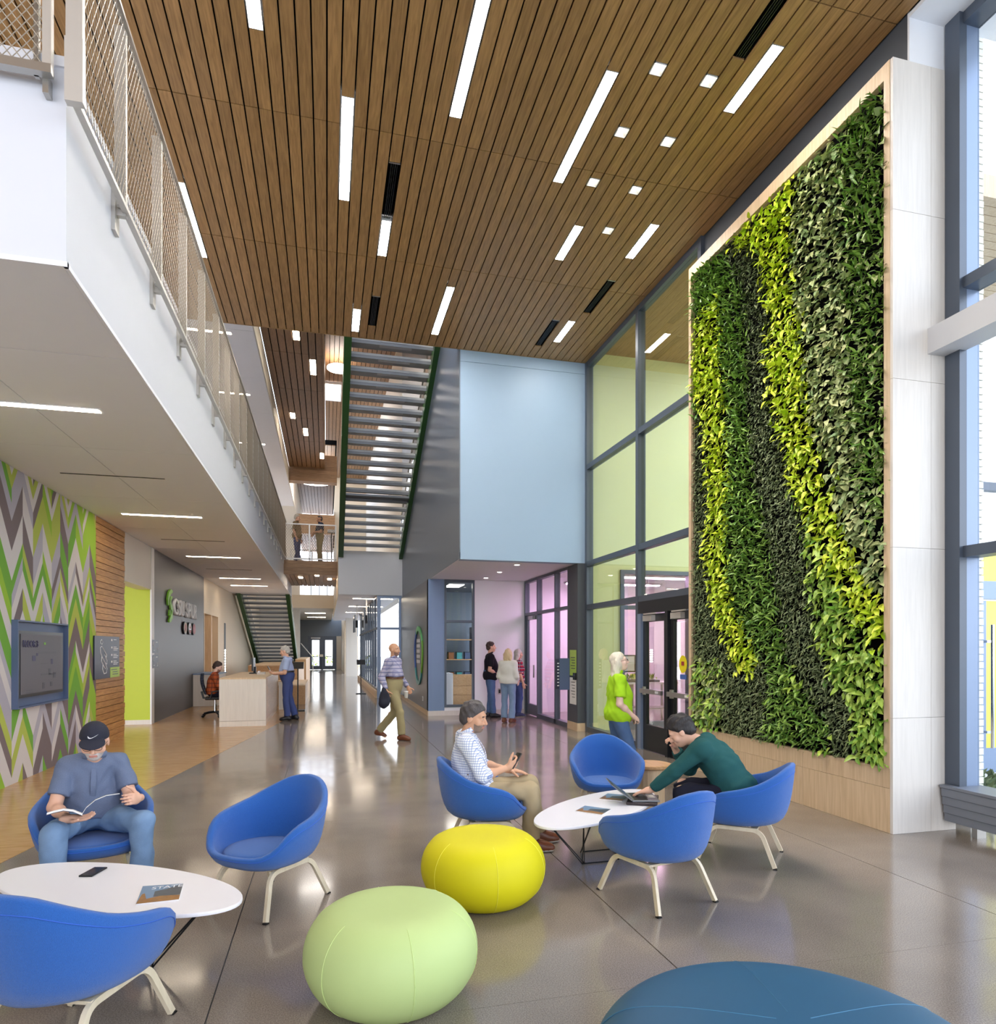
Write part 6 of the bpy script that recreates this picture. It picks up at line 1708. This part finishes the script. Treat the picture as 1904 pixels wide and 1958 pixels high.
    # shoes
    for S_ in 'RL':
        f = foot_dir(S_); a = J['an' + S_]; u_ = look.get('foot_up', V3(0, 0, 1))
        F = Field(a - .3, a + .3, .008 if near else .011)
        b0 = a + V3(0, 0, -.04)
        F.add(cone(a + V3(0, 0, .0) - f * .01, b0 - f * .04, .044 * s, .042 * s), .03); F.add(cone(b0 - f * .04, b0 + f * .15 * s + V3(0, 0, -.012), .042 * s, .036 * s), .04); F.add(cone(a, b0 + f * .1, .04 * s, .04 * s), .04)
        F.cut(a + V3(0, 0, -.082 * 1.0), (0, 0, -1)); F.cut(a + V3(0, 0, .035), (0, 0, 1))
        o = np_mesh('shoe', [F.mesh()], [look['shoes'], look.get('sole', look['shoes'])], t, lambda Cc, a=a: (Cc[:, 2] < a[2] - .066).astype(int))
    # hair
    hs = look.get('hair')
    if hs:
        F = Field(hd - V3(.2, .2, .46) * s, hd + V3(.2, .2, .2) * s, .006 if near else .009)
        def hh(c, r, k=.02): F.add(ell(H(*c), np.array(r) * s, Rh), k)
        vol = look.get('hair_vol', .010)
        hh((0, -.016, .036), (.077 + vol * .55, .097 + vol, .090 + vol * 1.4))
        back, upv, fwd_ = -Rh[1], Rh[2], Rh[1]
        if hs == 'short':
            hh((0, -.05, -.02), (.066 + vol * .4, .055 + vol, .06)); F.noise(.005, 75, 2)
            F.cut(H(0, -.03, -.075), -upv); F.cut(H(0, .073, .068), unit(fwd_ * .72 - upv * .69))
            F.add((ell(H(0, .075, -.02), np.array((.068, .07, .075)) * s, Rh)), .0, sub=True)
        else:
            dr = .11 if hs == 'bob' else .34
            hh((0, -.035, -.04), (.088 + vol, .075, .10))
            for x in (-.06, 0, .06): F.add(cone(H(x, -.05, -.02), hd + (Rh.T @ V3(x * 1.1, -.05 if hs == 'bob' else -.105, -.04) + V3(0, 0, -dr)) * s, .05 * s, .036 * s), .03)
            for x in (-.072, .072): F.add(cone(H(x, -.022, .03), hd + (Rh.T @ V3(x * 1.1, -.035, -.03) + V3(0, 0, -dr * .7)) * s, .026 * s, .022 * s), .03)
            F.noise(.003, 60, 2)
            F.add((ell(H(0, .095, -.02), np.array((.085, .095, .09)) * s, Rh)), .0, sub=True); F.cut(H(0, .078, .06), unit(fwd_ * .9 - upv * .4))
        if look.get('cap'): F.cut(H(0, 0, .05), upv)
        np_mesh('hair', [F.mesh()], [look['hair_mat']], t)
    if look.get('cap'):
        F = Field(hd - .24 * s, hd + .24 * s, .005)
        F.add(ell(H(0, -.012, .036), np.array((.088, .108, .098)) * s, Rh), .01); F.cut(H(0, 0, .03), unit(-Rh[2] + Rh[1] * .12))
        cap = np_mesh('cap', [F.mesh()], [look['cap']], t)
        F = Field(hd - .26 * s, hd + .26 * s, .004)
        F.add(ell(H(0, .105, .040), np.array((.076, .072, .014)) * s, rot_xyz(0, -.22, 0).T @ Rh), .004)
        F.add(ell(H(0, .095, .020), np.array((.085, .09, .016)) * s, rot_xyz(0, -.22, 0).T @ Rh), .0, sub=True)
        np_mesh('brim', [F.mesh()], [look['cap']], cap)
        # white curved tick on the front of the cap
        q = MB(); P0 = lambda x, z: H(x, -.012 + .111 * math.sqrt(max(0, 1 - (x / .09) ** 2 - ((z - .036) / .1) ** 2)) + .002, z)
        cv0 = [((-.026, .082), (-.026, .082)), ((-.027, .076), (-.021, .077)), ((-.024, .068), (-.015, .073)), ((-.014, .066), (-.006, .072)), ((0, .070), (.006, .0755)), ((.02, .0795), (.02, .082)), ((.036, .088), (.036, .088))]
        cv = [((-a[0], a[1]), (-b[0], b[1])) for a, b in cv0]
        for (a, b), (c_, d) in zip(cv, cv[1:]):
            q.poly([tuple(P0(a[0], a[1])), tuple(P0(c_[0], c_[1])), tuple(P0(d[0], d[1])), tuple(P0(b[0], b[1]))])
        q.build('tick_mark', 'sign_white', cap)
    if look.get('glasses'):
        q = MB()
        for x in (-.031, .031): q.tube([tuple(H(x + .025 * math.cos(a), .108, .0 + .017 * math.sin(a))) for a in [2 * math.pi * i / 14 for i in range(14)]], .0016, 4, closed=True)
        q.tube([tuple(H(-.007, .109, .004)), tuple(H(.007, .109, .004))], .0016, 4)
        for x in (-1, 1): q.tube([tuple(H(x * .056, .106, .004)), tuple(H(x * .083, .0, .006))], .0016, 4)
        q.build('glasses', 'black_plastic', t)
    return t

def standing(h=1.72, stance=.10, lean=0.0, female=0):
    k = h / 1.75
    J = dict(pelvis=(0, 0, .95), mid=(0, .01, 1.12), neck=(0, -.015, 1.47), head=(0, .015, 1.635), shR=(.185, -.01, 1.415), shL=(-.185, -.01, 1.415),
             elR=(.235, -.03, 1.12), elL=(-.235, -.03, 1.12), wrR=(.235, .06, .88), wrL=(-.235, .06, .88), hipR=(.088, 0, .92), hipL=(-.088, 0, .92),
             knR=(stance + .01, .02, .50), knL=(-stance - .01, .02, .50), anR=(stance, -.02, .085), anL=(-stance, -.02, .085))
    J = {a: tuple(v * k for v in b) for a, b in J.items()}
    J['anR'] = (J['anR'][0], J['anR'][1], .085); J['anL'] = (J['anL'][0], J['anL'][1], .085)
    J['ftR'] = (.15, 1, 0); J['ftL'] = (-.15, 1, 0)
    if female:
        for a in ('shR', 'shL'): J[a] = (J[a][0] * .86, J[a][1], J[a][2])
        for a in ('elR', 'elL', 'wrR', 'wrL'): J[a] = (J[a][0] * .9, J[a][1], J[a][2])
    return J, k
HANG_R = ((0, .25, -1), (-1, .2, 0), (0, 1, .2), .25)
HANG_L = ((0, .25, -1), (1, .2, 0), (0, 1, .2), .25)

# --- man in a cap reading a book (left)
J = dict(pelvis=(0, -.13, .50), mid=(0, -.145, .66), neck=(-.01, -.06, .905), head=(-.012, .045, 1.025), shR=(.145, -.08, .86), shL=(-.155, -.08, .86),
         elR=(.215, .01, .60), elL=(-.23, .01, .62), wrR=(.13, .245, .565), wrL=(-.265, .20, .645), hipR=(.095, -.1, .475), hipL=(-.095, -.1, .475),
         knR=(.205, .31, .495), knL=(-.285, .31, .50), anR=(.21, .33, .085), anL=(-.27, .33, .085), ftR=(.15, 1, 0), ftL=(-.2, 1, 0))
person('seated man in navy cap, chambray shirt and jeans reading a book', (-1.54, 5.08, 0), (.29, -.957), J,
       dict(near=1, skin='skin_light', beard='beard_white', brow='beard_white', shirt='shirt_chambray', trousers='jeans_blue', shoes='shoe_brown', sole='sole', sleeve=.72, hem=-.02, collar=1, placket='shirt_chambray',
            head_rot=(-.12, -.34, 0), hair='short', hair_mat='hair_grey', hair_vol=.004, cap='cap_navy', glasses=1, girth=.92, belly=1.25, seed=3, fold=.007,
            handR=((-.95, .35, .02), (0, .25, 1), (.2, .9, .2), [.22, .25, .28, .3]), handL=((.35, .75, .12), (.8, -.35, -.1), (.1, .1, .95), [.6, .65, .7, .75])))
bk_ = thing('open_book', 'open paperback held by the man in the cap', 'book', (-1.46, 4.80, .60), face_rot(.29, -.957))
def sheet(name, mat, pts, thick, par):
    q = MB(); A = [(x, -.075 + 0.0, z) for x, z in pts]; B = [(x, .085, z + .03) for x, z in pts]
    for i in range(len(pts) - 1):
        q.add([A[i], A[i + 1], B[i + 1], B[i], *[(p[0], p[1], p[2] - thick) for p in (A[i], A[i + 1], B[i + 1], B[i])]], [(0, 1, 2, 3), (7, 6, 5, 4), (0, 4, 5, 1), (1, 5, 6, 2), (2, 6, 7, 3), (3, 7, 4, 0)])
    q.build(name, mat, par)
sheet('left_pages', 'paper', [(-.02, 0), (.03, .030), (.08, .043), (.13, .036), (.165, .028)], .012, bk_)
sheet('left_cover', 'book_cover', [(-.02, -.012), (.03, .017), (.08, .030), (.13, .023), (.17, .015)], .003, bk_)
sheet('right_pages', 'paper', [(-.02, 0), (-.04, .035), (-.09, .078), (-.15, .100), (-.225, .104)], .004, bk_)
sheet('photo_page', 'book_photo', [(-.024, .010), (-.045, .045), (-.09, .081), (-.15, .1025), (-.215, .106)], .0008, bk_)
bk_.location = (-1.53, 4.79, .585); 

# --- man holding a phone (centre)
J = dict(pelvis=(0, -.06, .49), mid=(0, -.10, .65), neck=(0, -.13, .955), head=(.012, -.065, 1.085), shR=(.19, -.135, .905), shL=(-.19, -.125, .905),
         elR=(.235, -.02, .645), elL=(-.25, .02, .66), wrR=(.13, .19, .69), wrL=(-.135, .24, .625), hipR=(.095, -.04, .465), hipL=(-.095, -.04, .465),
         knR=(.11, .385, .50), knL=(-.125, .42, .51), anR=(.11, .40, .085), anL=(-.12, .50, .085), ftR=(.1, 1, 0), ftL=(-.1, 1, 0))
person('seated man in white checked shirt and khakis holding a phone', (1.23, 5.36, 0), (.99, -.12), J,
       dict(near=1, skin='skin_tan', beard='beard_salt', brow='hair_black', shirt='shirt_check', trousers='khaki', shoes='shoe_brown', sole='sole', sleeve=1.3, hem=.03, placket='shirt_check', head_rot=(-.45, -.16, 0),
            hair='short', hair_mat='hair_salt', hair_vol=.013, girth=.98, belly=1.0, seed=5, fold=.005, belt='belt_brown',
            handR=((-.25, .85, .35), (-.8, .0, .5), (.1, -.3, .9), [.75, .8, .85, .9]), handL=((.2, 1, -.12), (0, -.1, -1), (.9, -.2, 0), .12)))
ph = thing('held_phone', 'black phone in the right hand of the khaki man', 'phone', (1.475, 5.235, .73), face_rot(.99, -.12))
p_ = MB().box(-.036, .036, -.005, .005, -.06, .085).build('body', 'black_plastic', ph, bevel=.003); p_.rotation_euler = (-.6, 0, .35)
p_ = MB().box(-.032, .032, -.0062, -.005, -.055, .08).build('screen', 'screen_dark', ph); p_.rotation_euler = (-.6, 0, .35)

# --- man in dark green leaning over the table
J = dict(pelvis=(0, -.03, .50), mid=(0, .045, .665), neck=(-.01, .26, .90), head=(-.01, .40, .965), shR=(.185, .21, .865), shL=(-.19, .225, .855),
         elR=(.215, .36, .62), elL=(-.225, .42, .67), wrR=(.10, .46, .80), wrL=(-.20, .62, .50), hipR=(.095, 0, .475), hipL=(-.095, 0, .475),
         knR=(.13, .40, .50), knL=(-.13, .38, .495), anR=(.13, .40, .085), anL=(-.13, .34, .085), ftR=(.1, 1, 0), ftL=(-.1, 1, 0))
person('seated man in dark green top leaning over the right table', (3.16, 4.76, 0), (-.80, .60), J,
       dict(near=1, skin='skin_light', brow='hair_black', shirt='knit_teal', trousers='jeans_black', shoes='shoe_black', sleeve=1.88, hem=.0, collar=0, head_rot=(.1, -.6, 0), hair='short', hair_mat='hair_black', hair_vol=.016, girth=1.05, seed=8, fold=.0055,
            handR=((-.35, .25, .9), (-.3, .9, .0), (-.8, -.3, .2), [1.0, 1.05, 1.1, 1.1]), handL=((.1, .9, -.3), (0, -.2, -1), (.9, 0, 0), .15)))

# --- woman in a lime polo by the glazing
J, k = standing(1.60, .09, female=1)
J.update(elR=(.225, -.03, 1.02), wrR=(.12, .16, .86), elL=(-.21, -.04, 1.0), wrL=(-.16, .15, .84), anR=(.08, .12, .085), knR=(.09, .12, .47))
person('woman in lime green polo with long pale hair looking up', (3.30, 7.25, 0), (.93, -.2), J,
       dict(near=1, s=k, skin='skin_pale', brow='hair_brown', shirt='polo_lime', trousers='jeans_mid', shoes='shoe_black', sleeve=.75, hem=-.06, head_rot=(-.12, .22, 0), hair='long', hair_mat='hair_platinum', hair_vol=.006, glasses=1, girth=1.08, belly=1.1, bust=1.0, seed=2, fold=.004,
            handR=((-.5, .7, -.4), (-.5, -.3, -.6), (0, .4, .8), .6), handL=((.4, .7, -.4), (.5, -.3, -.6), (0, .4, .8), .5)))

# --- visitors by the white wall
J, k = standing(1.80, .10); J.update(elR=(.24, -.05, 1.14), wrR=(.10, .17, 1.03), elL=(-.24, -.05, 1.14), wrL=(-.10, .17, 1.03), anR=(.09, .06, .085))
person('man in black polo and jeans standing at the white wall', (3.80, 15.62, 0), (.97, -.10), J,
       dict(s=k, skin='skin_light', brow='hair_brown', shirt='polo_black', trousers='jeans_mid', shoes='shoe_black', sleeve=.75, hem=-.08, head_rot=(.0, .05, 0), hair='short', hair_mat='hair_brown', hair_vol=.008, girth=1.12, belly=1.2, handR=((-.7, .6, -.2), (-.4, -.6, 0), (0, .2, .9), .5), handL=((.7, .6, -.2), (.4, -.6, 0), (0, .2, .9), .5)))
J, k = standing(1.63, .095, female=1); J.update(elR=(.215, -.02, 1.02), wrR=(.17, .16, .95), elL=(-.215, -.02, 1.02), wrL=(-.17, .16, .95))
person('woman in white sweater and pale jeans seen from behind', (3.91, 14.4, 0), (.62, .78), J,
       dict(s=k, skin='skin_pale', shirt='sweater_white', trousers='jeans_pale', shoes='shoe_brown', sleeve=1.9, hem=-.02, collar=0, hair='bob', hair_mat='hair_blonde', hair_vol=.012, girth=1.1, bust=.9, flare=.022, handR=HANG_R, handL=HANG_L))
J, k = standing(1.62, .085, female=1)
person('woman in red plaid shirt beside the lab door', (4.48, 15.6, 0), (.97, .12), J,
       dict(s=k, skin='skin_light', shirt='shirt_plaid_red', trousers='slacks_blue', shoes='shoe_navy', sole='sole', sleeve=.95, hem=-.1, head_rot=(-.2, 0, 0), hair='long', hair_mat='hair_grey', hair_vol=.008, girth=.95, bust=.9, handR=HANG_R, handL=HANG_L))
# --- walking man in plaid
J, k = standing(1.74, .10)
J.update(pelvis=(0, 0, .93), knR=(.10, .17, .50), anR=(.09, .20, .085), knL=(-.09, -.02, .48), anL=(-.09, -.33, .13), elR=(.25, -.12, 1.14), wrR=(.27, -.02, .90), elL=(-.24, .02, 1.13), wrL=(-.26, .18, .93), ftL=(0, 1, -.35), ftR=(.1, 1, 0))
person('bald man in blue plaid shirt and khakis walking', (1.17, 12.25, 0), (.80, -.45), J,
       dict(s=k, skin='skin_tan', brow='hair_brown', beard='stubble', shirt='shirt_plaid_blue', trousers='khaki_olive', shoes='shoe_brown', sleeve=1.9, tucked=1, belt='belt_brown', head_rot=(-.1, .0, 0), girth=1.12, belly=1.15, handR=((0, .3, -1), (-1, .1, 0), (0, 1, .2), .7), handL=((0, .4, -.9), (1, .2, 0), (0, 1, .3), .6)))
t = thing('paper_cup', 'pale paper cup carried by the walking man', 'cup', (1.41, 12.36, .80)); MB().lathe([(0, -.06), (.03, -.06), (.04, .05), (.042, .055), (0, .055)], 16).build('cup', 'sole', t); MB().lathe([(0, .055), (.043, .055), (.04, .068), (0, .07)], 16).build('lid', 'sign_white', t)
t = thing('carried_jacket', 'dark navy bundle in the other hand of the walking man', 'jacket', (.98, 12.02, .86))
F = Field((-.2, -.2, -.32), (.2, .2, .15), .012); F.add(cone((0, 0, .06), (0, .02, -.18), .05, .09), .05); F.add(ell((.02, 0, -.1), (.09, .06, .12)), .05); F.noise(.01, 30, 4); np_mesh('cloth', [F.mesh()], ['cap_navy'], t)
# --- man at the desk
J, k = standing(1.72, .10); J.update(head=(0, .06, 1.58), neck=(0, .02, 1.43), elR=(.24, .02, 1.10), wrR=(.12, .28, 1.06), elL=(-.24, .02, 1.10), wrL=(-.14, .28, 1.08), knR=(.09, -.04, .50), anR=(.09, -.16, .085))
person('grey haired man in pale blue shirt standing at the reception desk', (-.88, 16.15, 0), (-.95, .1), J,
       dict(s=k, skin='skin_light', brow='hair_grey', shirt='polo_pale_blue', trousers='slacks_blue', shoes='shoe_black', sleeve=.8, tucked=1, belt='belt', head_rot=(0, -.2, 0), hair='short', hair_mat='hair_grey', hair_vol=.012, girth=1.08, belly=1.25, flare=.02, handR=((-.3, .9, .1), (-.4, 0, .6), (0, -.2, .9), .6), handL=((.3, .9, .1), (.4, 0, .6), (0, -.2, .9), .6)))
t = thing('held_tablet', 'dark tablet held by the man at the desk', 'tablet', (-1.26, 16.2, 1.14)); o = MB().box(-.006, .006, -.09, .09, -.06, .12).build('case', 'black_plastic', t, bevel=.003); o.rotation_euler = (0, -.5, 0); o = MB().box(-.0075, -.006, -.08, .08, -.05, .11).build('screen', 'screen_dark', t); o.rotation_euler = (0, -.5, 0)
# --- receptionist
J = dict(pelvis=(0, -.05, .58), mid=(0, -.06, .74), neck=(0, .0, 1.05), head=(0, .06, 1.20), shR=(.18, -.01, 1.0), shL=(-.18, -.01, 1.0), elR=(.23, .08, .76), elL=(-.23, .08, .76), wrR=(.12, .30, .80), wrL=(-.12, .30, .80),
         hipR=(.09, -.02, .55), hipL=(-.09, -.02, .55), knR=(.11, .40, .55), knL=(-.11, .40, .55), anR=(.1, .38, .10), anL=(-.1, .38, .10), ftR=(.1, 1, 0), ftL=(-.1, 1, 0))
person('receptionist in rust plaid shirt seated behind the desk', (-2.62, 17.4, 0), (1, .1), J,
       dict(s=.98, skin='skin_pale', brow='hair_brown', beard='stubble', shirt='shirt_plaid_rust', trousers='jeans_black', shoes='shoe_black', sleeve=1.85, hem=-.03, head_rot=(-.2, -.35, 0), hair='short', hair_mat='hair_brown', hair_vol=.016, handR=((-.2, .95, 0), (0, 0, -1), (-.9, 0, 0), .3), handL=((.2, .95, 0), (0, 0, -1), (.9, 0, 0), .3)))
# --- two visitors on the bridge
J, k = standing(1.74, .10); J.update(anR=(.09, .14, .085), anL=(-.09, -.10, .085))
person('bridge visitor in tan shirt and jeans with pale cap', (-1.05, 25.25, 4.745), (.95, -.3), J,
       dict(s=k, skin='skin_light', shirt='shirt_tan_pattern', trousers='slacks_blue', shoes='sole', sleeve=.8, hem=-.08, hair='short', hair_mat='hair_grey', hair_vol=.014, handR=HANG_R, handL=HANG_L))
J, k = standing(1.74, .10); J.update(elR=(.24, .0, 1.13), wrR=(.14, .24, 1.12), elL=(-.24, .0, 1.13), wrL=(-.14, .24, 1.12))
person('bridge visitor in navy shirt and khaki trousers', (-.25, 25.3, 4.745), (-.95, -.2), J,
       dict(s=k, skin='skin_tan', shirt='shirt_navy', trousers='khaki_olive', shoes='shoe_black', sleeve=.75, tucked=1, belt='belt', hair='short', hair_mat='hair_salt', hair_vol=.003, girth=1.1, handR=HANG_R, handL=HANG_L))
